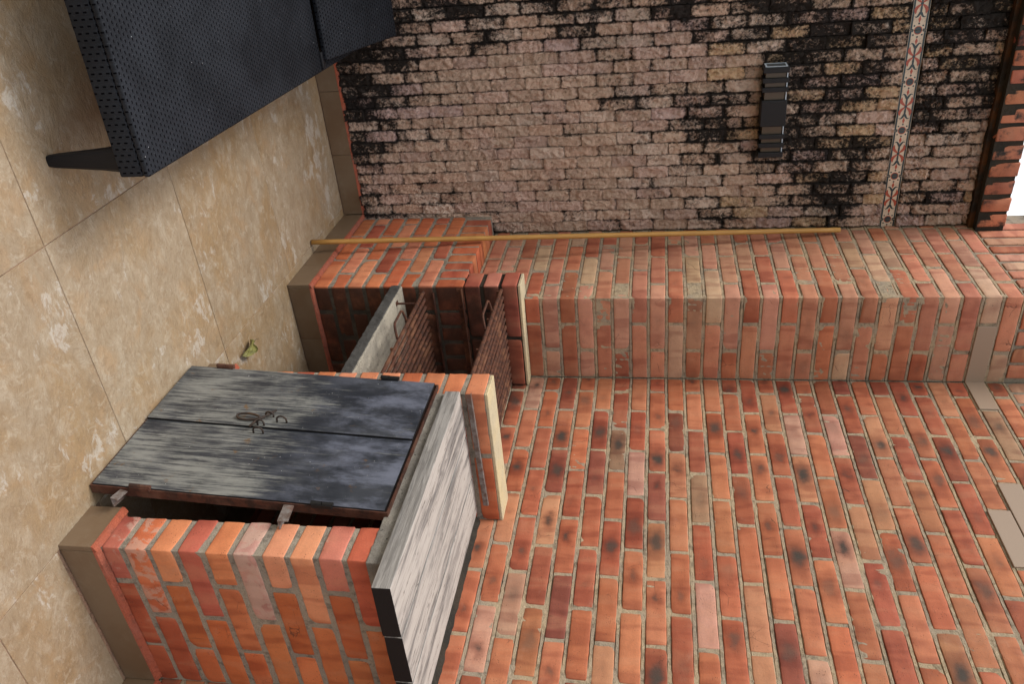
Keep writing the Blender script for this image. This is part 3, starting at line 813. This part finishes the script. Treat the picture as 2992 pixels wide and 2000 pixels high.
# patterned border tiles ------------------------------------------------
def border_tile_mesh():
    mb = MB(); TL, TH = 0.2005, 0.0640
    mb.box(-TL / 2, TL / 2, -0.004, 0.012, -TH / 2, TH / 2, 0)
    lv = [0]
    def flat(pts, mi, lift):
        y = -0.004 - lift
        b = len(mb.v); n = len(pts)
        mb.v += [(p[0], y, p[1]) for p in pts]
        mb.f.append(tuple(range(b, b + n))); mb.mi.append(mi)
    def disc(x, z, r, mi, lift, n=14, a0=0.0, a1=2 * math.pi):
        flat([(x + r * math.cos(a0 + (a1 - a0) * i / (n if a1 - a0 > 6 else n - 1)), z + r * math.sin(a0 + (a1 - a0) * i / (n if a1 - a0 > 6 else n - 1))) for i in range(n)], mi, lift)
    def ribbon(pts, ws, mi, lift):
        P_ = [Vector((p[0], p[1])) for p in pts]
        for i in range(len(P_) - 1):
            d = (P_[i + 1] - P_[i]).normalized(); n_ = Vector((-d.y, d.x))
            d2 = (P_[min(i + 2, len(P_) - 1)] - P_[i]).normalized() if i + 2 < len(P_) else d
            d0 = (P_[i + 1] - P_[max(i - 1, 0)]).normalized()
            n0 = Vector((-d0.y, d0.x)); n1 = Vector((-d2.y, d2.x))
            flat([P_[i] + n0 * ws[i], P_[i] - n0 * ws[i], P_[i + 1] - n1 * ws[i + 1], P_[i + 1] + n1 * ws[i + 1]], mi, lift)
    for s in (-1, 1):
        a, b = sorted((s * (TH / 2 - .0085), s * (TH / 2 - .0015)))
        flat([(-TL / 2 + .0005, a), (TL / 2 - .0005, a), (TL / 2 - .0005, b), (-TL / 2 + .0005, b)], 1, .0004)
    for sx in (-1, 1):
        e = sx * TL / 2
        a0 = math.pi / 2 if sx > 0 else -math.pi / 2
        disc(e, 0, .0155, 2, .0004, 14, a0, a0 + math.pi)
        disc(e, 0, .0125, 1, .0007, 14, a0, a0 + math.pi)
        disc(e - sx * .0245, 0, .0036, 1, .0005)
        for sz in (-1, 1):
            disc(e - sx * .0165, sz * .0165, .0034, 1, .0005)
            disc(e - sx * .0025, sz * .0205, .0030, 1, .0005)
        cx = e - sx * .041
        flat([(cx - .014, 0), (cx, -.0055), (cx + .014, 0), (cx, .0055)], 2, .0006)
        bx = e - sx * .053
        for sz in (-1, 1):
            pts = [(bx - sx * .004, 0)]
            pts = []
            for i in range(9):
                t_ = i / 8
                pts.append((bx - sx * .014 + sx * .018 * math.sin(t_ * 2.3), sz * (.001 + .0205 * t_)))
            ribbon(pts, [.0042 * (1 - (i / 8) ** 1.5) + .0003 for i in range(9)], 1, .0008)
            pts = []
            for i in range(11):
                t_ = i / 10
                pts.append((sx * (.004 + .035 * t_), sz * (.0035 + .0175 * math.sin(min(1, t_ * 1.25) * 2.0) ** .9)))
            ribbon(pts, [.0052 * math.sin(.35 + 2.75 * (i / 10)) + .0006 for i in range(11)], 2, .0009)
            cxx, czz = e - sx * .037, sz * .0165
            pts = [(cxx + .0062 * math.cos(q * .6 + (0 if sx > 0 else 3)), czz + .0062 * math.sin(q * .6 + (0 if sx > 0 else 3))) for q in range(9)]
            ribbon(pts, [.0006] * 9, 3, .0006)
        ribbon([(sx * .006, 0), (sx * .018, 0), (sx * .030, 0), (sx * .041, 0)], [.0022, .0040, .0034, .0016], 1, .0010)
    disc(0, 0, .0058, 1, .0011)
    me = mb.mesh('border_tile', [M['tile_cream'], M['tile_dark'], M['tile_red'], M['tile_rust']])
    return me
bt = border_tile_mesh()
for i in range(15):
    x = -0.034 - 0.2025 * i + .101
    if i == 0: x = -.034 + .101
    o = link('border_tile', bt, None, (x, S - .002, 1.4918))
    if i == 0: o.location.x = -.034 + .101
    sp_.append(o)
mb = MB(); mb.box(-3.2, .0, S - .001, S + .012, 1.4575, 1.5270)
sp_.append(link('tile_grout', mb.mesh('tile_grout', [M['stone_back']])))
# coping
mb = MB(); mb.box(-3.2, .004, S - .035, S + .17, 1.8225, 1.8420)
sp_.append(link('mortar_bed', mb.mesh('mortar_bed', [M['mortar_rusty']])))
mb = MB(); mb.box(-3.2, .004, S - .070, S + .17, 1.8422, 1.9525)
sp_.append(link('coping_mortar', mb.mesh('coping_mortar', [M['mortar_black']])))
for i in range(41):
    x = -0.045 - i * .0765
    me = rb.choice(CAPB)
    c = pick([((.42, .13, .08), 3), ((.48, .18, .10), 3), ((.34, .10, .07), 1)])
    o = bpy.data.objects.new('brick', me); COL.objects.link(o)
    # on edge: length back into the wall (y), thickness along x, width upright
    o.rotation_euler = (Matrix.Rotation(math.pi / 2, 4, 'Z') @ Matrix.Rotation(math.pi / 2, 4, 'X')).to_euler()
    o.location = (x + rb.uniform(-.002, .002), S - .075 + BL / 2 + rb.uniform(-.004, .004), 1.9015 + rb.uniform(-.003, .003)); o.scale = (1, .98, 1.0)
    o.color = (*c, 0); sp_.append(o)
before = set(o.name for o in COL.objects)
skirting(None, 'y', S, -3.2, -0.118, (-0.42, -0.72, -1.02, -1.32, -1.9, -2.5))
sp_ += [o for o in COL.objects if o.name not in before]
adopt(stw, sp_)

# ------------------------------------------------------------------ BARBECUE
HB = 0.0757
bbq = thing('brick_barbecue', 'built-in orange brick barbecue with three piers, grill niche and log store', 'barbecue', (0.1, -0.8, ZF))
bp = []
XF, YA = -0.100, -0.072       # far pier front faces
# --- far pier core
c = MB(); c.box(XF + .003, W - .002, YA + .003, S - .03, ZF, -0.307)
bp.append(link('mortar', c.mesh('mortar', [M['mortar_grey']])))
ztop = -0.4235
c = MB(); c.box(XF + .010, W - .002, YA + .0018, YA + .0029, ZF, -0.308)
bp.append(link('mortar', c.mesh('mortar', [M['mortar_shade']])))  # thin dark sheet paints the shade on the niche side of the pier
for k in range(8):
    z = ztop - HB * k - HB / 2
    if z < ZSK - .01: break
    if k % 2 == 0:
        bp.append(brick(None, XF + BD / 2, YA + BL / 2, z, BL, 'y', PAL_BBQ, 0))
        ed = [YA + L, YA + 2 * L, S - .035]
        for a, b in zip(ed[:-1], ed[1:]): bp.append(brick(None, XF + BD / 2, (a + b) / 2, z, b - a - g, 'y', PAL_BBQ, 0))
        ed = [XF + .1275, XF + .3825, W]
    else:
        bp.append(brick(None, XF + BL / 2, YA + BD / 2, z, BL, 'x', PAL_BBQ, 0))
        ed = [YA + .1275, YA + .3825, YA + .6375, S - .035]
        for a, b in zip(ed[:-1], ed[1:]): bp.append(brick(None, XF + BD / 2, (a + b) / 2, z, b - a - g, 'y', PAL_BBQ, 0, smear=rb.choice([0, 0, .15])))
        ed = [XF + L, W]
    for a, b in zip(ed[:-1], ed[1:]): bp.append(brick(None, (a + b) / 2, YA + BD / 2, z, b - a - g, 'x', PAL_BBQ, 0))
# rowlock ring on top of the pier: bricks on edge
for i in range(9):
    y = YA + BH / 2 + i * .0765
    if y > S - .03: break
    o = brick(None, XF + .0575, y, -0.3595, .115, 'y', PAL_BBQ, 0)
    o.rotation_euler = (Matrix.Rotation(-math.pi / 2, 4, 'Z') @ Matrix.Rotation(math.pi / 2, 4, 'Y')).to_euler(); bp.append(o)
for i in range(1, 6):
    o = brick(None, XF + .125 + (i - 1) * .0765 + .03, YA + BD / 2, -0.3595, .115, 'x', PAL_BBQ, 0)
    o.rotation_euler = (0, math.pi / 2, 0); bp.append(o)
# upper side wall, three courses, cream screed on top
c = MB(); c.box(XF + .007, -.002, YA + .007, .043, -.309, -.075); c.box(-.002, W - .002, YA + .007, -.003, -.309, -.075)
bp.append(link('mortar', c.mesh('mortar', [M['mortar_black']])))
for k in range(3):
    z = -0.3000 + HB * k + HB / 2 - .002
    cl = (.34, .095, .06)
    if k != 1:
        bp.append(brick(None, XF + BL / 2, YA + BD / 2 + .0, z, BL, 'x', PAL_BBQ, 0, color=cl))
        bp.append(brick(None, (XF + L + W) / 2, YA + .033, z, W - XF - L - g, 'x', PAL_BBQ, 0, color=(.37, .11, .06)))
    else:
        bp.append(brick(None, XF + .0585, YA + BD / 2, z, .115, 'x', PAL_BBQ, 0, color=(.46, .17, .12)))
        bp.append(brick(None, XF + .128 + .12, YA + .033, z, BL, 'x', PAL_BBQ, 0, color=cl))
        bp.append(brick(None, XF + .383 + .052, YA + .033, z, .10, 'x', PAL_BBQ, 0, color=cl))
for bb in bp[-9:]:
    if abs(bb.location.y - (YA + .033)) < .005: bb.scale.y = .56
c = MB(); c.box(XF + .004, -.001, YA + .004, .044, -.0775, -.066); c.box(-.0005, W - .001, YA + .004, -.0035, -.0775, -.066)
bp.append(link('cream_screed', bevel(c.mesh('cream_screed', [M['cream']]), .002), None))
# angle irons in the niche
c = MB(); c.box(XF + .012, W - .01, YA - .020, YA + .002, -.3095, -.3055); c.box(XF + .012, W - .01, YA - .003, YA + .004, -.3305, -.3096)
bp.append(link('angle_iron', c.mesh('angle_iron', [M['rust']])))
c = MB(); c.box(XF + .03, W - .01, YA - .018, YA + .002, -.4305, -.4265)
bp.append(link('angle_iron', c.mesh('angle_iron', [M['rust_frame']])))

# --- near side wall (between niche and log store)
XN, YS0, YS1 = -0.150, -0.900, -0.7825
c = MB(); c.box(XN + .003, W - .002, YS0 + .003, YS1 - .003, ZF, -.056)
bp.append(link('mortar', c.mesh('mortar', [M['mortar_grey']])))
ztw = -0.0560
for k in range(13):
    z = ztw - HB * k - HB / 2 + .006
    if z < ZSK - .03: break
    if k % 2 == 0:
        ed = [XN, XN + L, W]
    else:
        ed = [XN, XN + L / 2, XN + 1.5 * L, W]
    for i, (a, b) in enumerate(zip(ed[:-1], ed[1:])):
        col = (.54, .20, .10) if (k == 0 and i == 0) else None
        bp.append(brick(None, (a + b) / 2 - (g / 2 if i == 0 else 0), (YS0 + YS1) / 2, z, b - a - g, 'x', PAL_BBQ, 0, color=col, smear=rb.choice([0, .1, .2])))
c = MB(); c.box(XN + .003, W - .001, YS0 + .002, YS1 - .002, -.0575, -.0465)
bp.append(link('cream_screed', bevel(c.mesh('cream_screed', [M['cream']]), .002), None))

# --- near pier
YN0, YN1 = -1.615, -1.4985
c = MB(); c.box(XN + .003, W - .002, YN0 + .003, YN1 - .003, ZF, -.2235)
bp.append(link('mortar', c.mesh('mortar', [M['mortar_grey']])))
HN = .0762
cols = [(.36, .10, .07), (.50, .14, .06), (.58, .22, .10), (.40, .10, .065), (.58, .21, .09), (.44, .24, .20), (.60, .25, .14), (.60, .25, .13), (.50, .17, .12), (.46, .11, .06)]
smr = [.5, .75, .1, .15, .1, .85, .2, .15, .35, .1]
for k in range(10):
    z = -0.9655 + HN * k + HN / 2
    ed = [XN, XN + L, W] if k % 2 == 1 else [XN, XN + L / 2, XN + 1.5 * L, W]
    for i, (a, b) in enumerate(zip(ed[:-1], ed[1:])):
        bp.append(brick(None, (a + b) / 2 - (g / 2 if i == 0 else 0), (YN0 + YN1) / 2, z, b - a - g, 'x', PAL_SHADED, 0,
                        color=cols[k] if i == 0 else None, smear=smr[k] if i == 0 else 0))
# --- slabs
def slab(name, x0, x1, y0, y1, z0, z1, mat, rough=.003, step=.012):
    me = rock(name, y1 - y0, x1 - x0, z1 - z0, max(4, int((y1 - y0) / step)), max(3, int((x1 - x0) / .05)), 4, .003, rough, 5, mat, freq=60)
    me.polygons.foreach_set('use_smooth', [False] * len(me.polygons))
    return link(name, me, None, ((x0 + x1) / 2, (y0 + y1) / 2, (z0 + z1) / 2), (0, 0, -math.pi / 2))
sh = slab('concrete_shelf', XF - .002, W, YS1 - .01, YA + .004, -.6075, -.5655, M['concrete_dark'], .003)
bp.append(sh)
c = slab('shelf_screed', XF + .001, W - .002, YS1 - .008, YA + .002, -.5690, -.5590, M['screed'], .0015); bp.append(c)
c = slab('concrete_lintel', XN - .002, W - .01, YN0 - .005, YS0 - .001, -.2225, -.1800, M['concrete'], .0028); bp.append(c)
before = set(o.name for o in COL.objects)
skirting(None, 'x', XF, YA - .017, S - .018, (.10, .35)); skirting(None, 'y', YA, XF, W - .018, (.15,))
skirting(None, 'x', XN, YS0 - .016, YS1 + .016, ()); skirting(None, 'y', YS1, XN, W - .018, (.1,), flip=True); skirting(None, 'y', YS0, XN, W - .018, (.1,))
skirting(None, 'x', XN, YN0 - .017, YN1 + .017, ()); skirting(None, 'y', YN0, XN, W - .018, ()); skirting(None, 'y', YN1, XN, W - .018, (), flip=True)
bp += [o for o in COL.objects if o.name not in before]
adopt(bbq, bp)

# ------------------------------------------------------------------ WOODEN COUNTER
ct = thing('wooden_countertop', 'weathered grey-white plank countertop on the brick barbecue', 'countertop', (0.1, -1.3, -.179))
xe = [-0.168, 0.012, 0.190, 0.352]
YT0, YT1 = -1.705, -0.9055
for i in range(3):
    a, b = xe[i] + .0006, xe[i + 1] - .0090
    me = rock('plank', b - a, YT1 - YT0, .048, 5, 26, 3, .0022, .0011, 300 + i, M['wood'], freq=14)
    me.polygons.foreach_set('use_smooth', [False] * len(me.polygons))
    link('plank', me, ct, ((a + b) / 2 - .1, (YT0 + YT1) / 2 + 1.3 + (i - 1) * .004, -.1545 + .179 - .0006 * i))
# filler of soot-black mortar between boards and wall
mb = MB(); n = 60
for i in range(n + 1):
    y = -1.78 + (.875) * i / n
    w1 = noise.noise(Vector((y * 30, 1, 0))) * .006; w2 = noise.noise(Vector((y * 37, 7, 0))) * .005
    mb.v += [(W - .0345 + w2, y, -.172), (W - .022 + w1, y, -.140 + w2), (W + .001, y, -.126 + w1), (W + .001, y, -.172)]
for i in range(n):
    for k in range(4):
        l = (k + 1) % 4
        mb.f.append((i * 4 + k, i * 4 + l, i * 4 + 4 + l, i * 4 + 4 + k)); mb.mi.append(0)
mb.f += [(0, 1, 2, 3), tuple(n * 4 + k for k in (3, 2, 1, 0))]; mb.mi += [0, 0]
link('joint_filler', mb.mesh('joint_filler', [M['mortar_black']]), ct, (-.1, 1.3, .179))

# steel strip standing on the counter
st = MB()
st.box(-.255, .215, -.0012, .0012, 0, .017); st.box(-.255, .215, .0012, .009, .0142, .0170)
so = link('steel_strip', bevel(st.mesh('steel_strip', [M['bare_steel']]), .0006), None, (.094, YS0 - .014, -.1085), (math.radians(4), math.radians(-.8), math.radians(.6)))
so['label'] = 'thin rusty steel angle lying on the planks against the low brick side wall'; so['category'] = 'steel strip'

# ------------------------------------------------------------------ METAL DOOR UNIT leaning on the log store
tilt = math.atan2(.057, .84)
dr = thing('metal_door_unit', 'pair of worn black sheet-metal doors in a rusty frame leaning over the log store', 'cabinet door', (-.223, -1.1665, ZF + .004))
dr.rotation_euler = (0, tilt, 0)
DW, DH = .587, .842
hw = DW / 2
fr = MB()
fr.box(.0005, .028, -hw, -hw + .004, 0, DH); fr.box(.0005, .028, hw - .004, hw, 0, DH)
fr.box(.0005, .028, -hw + .004, hw - .004, DH - .004, DH + .0002); fr.box(.0005, .028, -hw + .004, hw - .004, 0, .004)
fr.box(.010, .013, -hw + .004, -hw + .03, .004, DH - .004); fr.box(.010, .013, hw - .03, hw - .004, .004, DH - .004)
fr.box(.010, .013, -hw + .03, hw - .03, DH - .03, DH - .004); fr.box(.010, .013, -hw + .03, hw - .03, .004, .03)
fo = link('door_frame', fr.mesh('door_frame', [M['rust_frame']]), dr)
def leaf(y0, y1, proud, lab):
    b = MB(); x0 = -.003 - proud
    ny, nz = 10, 26
    # slightly dented sheet
    for i in range(ny + 1):
        for k in range(nz + 1):
            y = y0 + (y1 - y0) * i / ny; z = .006 + (DH - .016) * k / nz
            d = noise.noise(Vector((y * 7, z * 5, y0))) * .0022 if 0 < i < ny and 0 < k < nz else 0
            b.v.append((x0 - d, y, z))
    for i in range(ny):
        for k in range(nz):
            a = i * (nz + 1) + k
            b.f.append((a, a + 1, a + nz + 2, a + nz + 1)); b.mi.append(0)
    b.box(x0 + .0004, x0 + .010, y0 - .0002, y0 + .0016, .006, DH - .010, 1); b.box(x0 + .0004, x0 + .010, y1 - .0016, y1 + .0002, .006, DH - .010, 1)
    b.box(x0 + .0004, x0 + .010, y0 + .0016, y1 - .0016, DH - .0116, DH - .0098, 1); b.box(x0 + .0004, x0 + .010, y0 + .0016, y1 - .0016, .0058, .0074, 1)
    b.box(x0 + .0100, x0 + .0108, y0 + .002, y1 - .002, .008, DH - .012, 1)
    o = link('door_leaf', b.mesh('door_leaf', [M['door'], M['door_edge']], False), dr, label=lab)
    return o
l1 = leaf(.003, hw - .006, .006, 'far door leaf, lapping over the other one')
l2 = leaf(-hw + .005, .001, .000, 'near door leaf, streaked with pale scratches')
def hinge(parent, y, z, dx):
    h = MB(); h.tube([(dx - .007, y, z - .030), (dx - .007, y, z - .001)], .0062, 10); h.tube([(dx - .007, y, z + .001), (dx - .007, y, z + .030)], .0055, 10)
    h.box(dx - .0065, dx + .004, y - .008, y + .008, z - .028, z + .028)
    link('hinge', h.mesh('hinge', [M['rust_frame'] if z < .3 else M['door_edge']]), parent)
hinge(l1, hw - .002, .125, -.009); hinge(l1, hw - .002, .685, -.009)
hinge(l2, -hw + .002, .150, -.003); hinge(l2, -hw + .002, .665, -.003)
# staples, bolt and ring
def arch(y, z, dx, ax='z', r=.013, wr=.0032, hgt=.022):
    pts = [(dx, y, z - r) if ax == 'z' else (dx, y - r, z)]
    for i in range(9):
        a = math.pi * i / 8
        o_ = -math.cos(a) * r
        pts.append((dx - hgt * .4 - math.sin(a) * hgt * .6, y, z + o_) if ax == 'z' else (dx - hgt * .4 - math.sin(a) * hgt * .6, y + o_, z))
    pts.append((dx, y, z + r) if ax == 'z' else (dx, y + r, z))
    return pts
def latch(pts, name, closed=False, r=.0028, parent=l1):
    h = MB(); h.tube(pts, r, 8, closed=closed); link(name, h.mesh(name, [M['latch']], True), parent)
dx1 = -.010
latch(arch(.030, .425, dx1, 'z', .015), 'staple'); latch(arch(.052, .378, dx1, 'z', .012, hgt=.018), 'staple')
latch(arch(.008, .368, dx1, 'z', .010, hgt=.020), 'staple'); latch(arch(-.022, .372, -.004, 'z', .015), 'staple', parent=l2)
latch([(dx1 - .010, .072, .392), (dx1 - .012, .052, .380), (dx1 - .012, .030, .366), (dx1 - .013, .008, .352), (dx1 - .010, -.014, .344)], 'bolt', r=.0036)
ring = []
for i in range(22):
    a = 2 * math.pi * i / 22
    ring.append((dx1 - .008 - .004 * math.sin(a), .034 + .0085 * math.sin(a) * (1.15 - .25 * math.cos(a)), .318 + .036 * math.cos(a)))
latch(ring, 'latch_ring', True, .0034)
# steel lugs on the near edge
def lug(z, rot):
    h = MB()
    h.box(0, .036, -.060, 0, -.0018, .0018); h.box(-.0002, .0036, -.060, 0, .0018, .026)
    o = link('lug', h.mesh('lug', [M['bare_steel']]), dr, (.004, -hw - .0005, z), (rot, 0, 0)); return o
lug(.092, .25).scale = (.9, .62, .9); lug(.560, -.10)

# ------------------------------------------------------------------ GRILLS
def grill(label, z, x0, x1, y0, y1, nbar, loop_y, legs, loc_name='grill_grate'):
    t = thing('grill_grate', label, 'grill', (x0, (y0 + y1) / 2, z), group='rusty rebar grates in the barbecue niche')
    yc = (y0 + y1) / 2
    barm = []
    for v_ in range(3):
        h = MB(); n = 34
        pts = [(noise.noise(Vector((q * .5, v_ * 9, 0))) * .0012, (y0 - yc) + (y1 - y0) * q / n, noise.noise(Vector((q * .6, 4, v_ * 5))) * .0012) for q in range(n + 1)]
        h.tube(pts, .0080, 8)
        barm.append(h.mesh('grill_bar', [M['rust']], False))
    for i in range(nbar):
        x = (x1 - x0) * i / (nbar - 1)
        link('grill_bar', barm[i % 3], t, (x, 0, .0125 + rb.uniform(-.0008, .0008)), (0, rb.uniform(0, 3), 0))
    for f in (.02, .35, .66, .98):
        h = MB(); h.tube([(-.004, (y0 - yc) + (y1 - y0) * f, 0), (x1 - x0 + .002, (y0 - yc) + (y1 - y0) * f, 0)], .0048, 8)
        link('cross_bar', h.mesh('cross_bar', [M['rust']]), t)
    h = MB(); a, b = loop_y[0] - yc, loop_y[1] - yc
    h.tube([(.0, a, .004), (-.020, a + .001, .002), (-.052, a + .010, -.002), (-.060, a + .022, -.003), (-.060, b - .022, -.003), (-.052, b - .010, -.002), (-.020, b - .001, .002), (.0, b, .004)], .0048, 8)
    link('handle', h.mesh('handle', [M['rust']], True), t, (-.002, 0, .002))
    for ly in legs:
        h = MB(); h.tube([(.006, ly - yc, -.0015), (.006, ly - yc, -(z - (-.559)) + .003)], .0045, 8)
        h.box(-.004, .000 + .012, ly - yc - .011, ly - yc + .011, -(z + .559) + .0005, -(z + .559) + .0035)
        link('leg', h.mesh('leg', [M['rust']]), t)
    return t
grill('dark rusty bar grate on short legs, standing on the concrete shelf', -.4790, -.078, .352, -.758, -.088, 14, (-.46, -.33), (-.17, -.70))
grill('lighter brown bar grate wedged high between the side walls', -.1560, -.082, .360, -.776, -.078, 14, (-.40, -.26), ())

# ------------------------------------------------------------------ SUN LOUNGER
lo = thing('sun_lounger', 'low black woven-plastic sun lounger with slightly raised backrest, on the tiled floor', 'sun lounger', (-1.31, -.25, ZF))
ox, oy, oz = -1.31, -.25, ZF
def panel(name, x0, x1, y0, y1, z0, z1, mats, r=.008, uvf=None, rot=None):
    """box with rounded edges and UVs in metres for the weave"""
    b = MB(); b.box(x0, x1, y0, y1, z0, z1)
    me = bevel(b.mesh(name, mats), r, 3)
    uv = me.uv_layers.new(name='UVMap')
    for p in me.polygons:
        n_ = p.normal
        for li in p.loop_indices:
            co = me.vertices[me.loops[li].vertex_index].co
            if abs(n_.z) > .6: uv.data[li].uv = (co.x, co.y)
            elif abs(n_.y) > abs(n_.x): uv.data[li].uv = (co.z * .8, co.x)
            else: uv.data[li].uv = (co.z * .8, co.y)
    me.polygons.foreach_set('use_smooth', [True] * len(me.polygons))
    o = link(name, me, lo)
    return o
LX0, LX1 = -1.640, -.990
ZT = ZF + .289
o = panel('seat_panel', LX0 - ox + .002, LX1 - ox, -1.178 - oy, .0565 - oy, ZT - .018 - oz, ZT - oz, [M['weave']], .007)
o = panel('side_rail', LX1 - ox - .035, LX1 - ox - .0008, -1.140 - oy, .46 - oy, ZT - .082 - oz, ZT - .0185 - oz, [M['weave']], .006)
o = panel('side_rail', LX0 - ox + .003, LX0 - ox + .035, -1.140 - oy, .46 - oy, ZT - .082 - oz, ZT - .0185 - oz, [M['weave']], .006)
o = panel('end_rail', LX0 - ox + .003, LX1 - ox - .001, -1.176 - oy, -1.1405 - oy, ZT - .082 - oz, ZT - .0185 - oz, [M['weave']], .006)
o = panel('end_rail', LX0 - ox + .036, LX1 - ox - .036, .425 - oy, .46 - oy, ZT - .082 - oz, ZT - .0185 - oz, [M['weave']], .006)
o = panel('head_rail', LX1 - ox - .033, LX1 - ox, .055 - oy, .46 - oy, ZT - .018 - oz, ZT - .002 - oz, [M['weave']], .005)
o = panel('head_rail', LX0 - ox + .001, LX0 - ox + .030, .055 - oy, .46 - oy, ZT - .018 - oz, ZT - .002 - oz, [M['weave']], .005)
bk = panel('backrest', .034, LX1 - LX0 - .036, 0, .50, -.012, .012, [M['weave']], .008)
bk.location = (LX0 - ox, .060 - oy, ZT + .0125 - oz); bk.rotation_euler = (math.radians(15.5), 0, 0)
panel('gap_filler', LX0 - ox + .036, LX1 - ox - .036, .02 - oy, .24 - oy, ZT - .04 - oz, ZT - .0185 - oz, [M['plastic']], .004)  # dark filler added under the hinge so that the gap stays dark
hr = panel('backrest_hinge', .04, .10, -.012, .012, -.010, .010, [M['plastic']], .004); hr.location = (LX1 - ox - .11, .056 - oy, ZT - oz)
LROT = math.radians(-2.0)
def lleg(x, y, sx, sy):
    h = MB(); n = 10; tot = []
    prof = [(0, .015, .0), (.02, .018, .0), (.08, .022, .0), (.16, .028, .0), (.2075, .034, .0)]
    for (z, r, _) in prof:
        for q in range(12):
            a = 2 * math.pi * q / 12
            ex = abs(math.cos(a)) ** .6 * math.copysign(1, math.cos(a)); ey = abs(math.sin(a)) ** .6 * math.copysign(1, math.sin(a))
            h.v.append((x - ox + ex * r + sx * (.2075 - z) * .07, y - oy + ey * r * .8 + sy * (.2075 - z) * .0, z))
    for i in range(len(prof) - 1):
        for q in range(12):
            l = (q + 1) % 12; h.f.append((i * 12 + q, i * 12 + l, i * 12 + 12 + l, i * 12 + 12 + q)); h.mi.append(0)
    h.f.append(tuple(range(12))[::-1]); h.mi.append(0); h.f.append(tuple(range(48, 60))); h.mi.append(0)
    link('leg', h.mesh('leg', [M['plastic']], False), lo)
for lx, sx in ((LX0 + .045, 1), (LX1 - .041, -1)):
    for ly in (-1.142, .36): lleg(lx, ly, sx * .0 , 0)

cr_ = Vector((LX1, -1.178, 0)); d_ = Vector((ox, oy, 0)) - cr_
lo.location = (Matrix.Rotation(LROT, 3, 'Z') @ d_) + cr_ + Vector((0, 0, ZF)); lo.rotation_euler = (0, 0, LROT)

# ------------------------------------------------------------------ WALL LAMP
lam = thing('wall_lamp', 'black louvred wall lamp mounted sideways on the stone wall', 'wall lamp', (-.555, S, .952))
y0, y1 = -.085, -.012
b = MB(); b.box(-.185, .185, y1, -.001, -.046, .046); link('back_plate', bevel(b.mesh('back_plate', [M['lamp_black']]), .003), lam)
b = MB(); b.box(-.055, .055, y0, y1, -.052, .052); link('lamp_body', bevel(b.mesh('lamp_body', [M['lamp_black']]), .003), lam)
for s in (-1, 1):
    b = MB(); a, c_ = sorted((s * .168, s * .190)); b.box(a, c_, y0, y1, -.052, .052)
    link('end_cap', bevel(b.mesh('end_cap', [M['lamp_black']]), .002), lam)
    for q in (.090, .128):
        b = MB(); a, c_ = sorted((s * q, s * (q + .018))); b.box(a, c_, y0, y1, -.052, .052)
        link('louvre', bevel(b.mesh('louvre', [M['lamp_black']]), .0015), lam)
    b = MB(); a, c_ = sorted((s * .0555, s * .1675)); b.box(a, c_, y0 + .014, y1 - .002, -.040, .040)
    link('glass_panel', b.mesh('glass_panel', [M['glass']]), lam)
    for zz in (.046,):
        b = MB(); b.box(a, c_, y0 + .010, y0 + .018, zz - .0018, zz + .0018)
        link('glass_glint', b.mesh('glass_glint', [M['lamp_rim_glint']]), lam)  # pale bar paints the reflection along the top edge of the glass
b = MB(); b.box(-.1925, -.1902, y0 + .006, y1 - .004, -.044, .044); link('end_plate', b.mesh('end_plate', [M['lamp_grey']]), lam)
b = MB()
b.box(-.1940, -.1926, y0 + .006, y0 + .011, -.044, .044); b.box(-.1940, -.1926, y1 - .012, y1 - .008, -.044, .044)
b.box(-.1940, -.1926, y0 + .011, y1 - .012, .037, .044); b.box(-.1940, -.1926, y0 + .011, y1 - .012, -.044, -.037)
link('end_rim', b.mesh('end_rim', [M['lamp_rim_glint']]), lam)

# ------------------------------------------------------------------ BROOMSTICK
p0, p1 = Vector((-.1700, .222, ZF)), Vector((-.0235, .585, 1.270))
d = (p1 - p0); ln = d.length; d.normalize()
h = MB(); n = 24
h.tube([(0, 0, ln * i / n) for i in range(n + 1)], .0112, 12)
o = link('broomstick', h.mesh('broomstick', [M['stick']], False), None, tuple(p0 + Vector((0, 0, .006))), d.to_track_quat('Z', 'Y').to_euler())
for p in o.data.polygons: p.use_smooth = len(p.vertices) == 4
o['label'] = 'long yellow wooden pole leaning upright in the corner'; o['category'] = 'wooden pole'

# ------------------------------------------------------------------ DRY LEAF
lf = thing('dry_leaf', 'small curled yellow-green leaf lying on the floor before the niche', 'leaf', (-.085, -.535, ZF))
h = MB(); nu, nv = 12, 8
for i in range(nu + 1):
    for j in range(nv + 1):
        u = i / nu; v = j / nv * 2 - 1
        wd = .030 * math.sin(math.pi * (u * .92 + .05)) ** .7
        curl = v * 1.7 * (1 + .3 * math.sin(u * 7))
        y = math.sin(curl) * wd * .75; z = (1 - math.cos(curl)) * wd * .55 + .008 + .018 * math.sin(u * 3.0) + noise.noise(Vector((u * 5, v * 3, 2))) * .007
        x = (u - .5) * .088 + noise.noise(Vector((u * 4, v * 4, 9))) * .006
        h.v.append((x, y, max(.001, z)))
for i in range(nu):
    for j in range(nv):
        a = i * (nv + 1) + j; h.f.append((a, a + 1, a + nv + 2, a + nv + 1)); h.mi.append(0)
o = link('leaf_blade', h.mesh('leaf_blade', [M['leaf']], False), lf, (0, 0, 0), (0, 0, math.radians(-80)))
sol = o.modifiers.new('thickness', 'SOLIDIFY'); sol.thickness = .0006
h = MB(); h.tube([(.006, .042, .012), (.010, .058, .014), (.004, .072, .016), (.012, .088, .018)], .0009, 6)
link('leaf_stem', h.mesh('leaf_stem', [M['twig']]), lf)
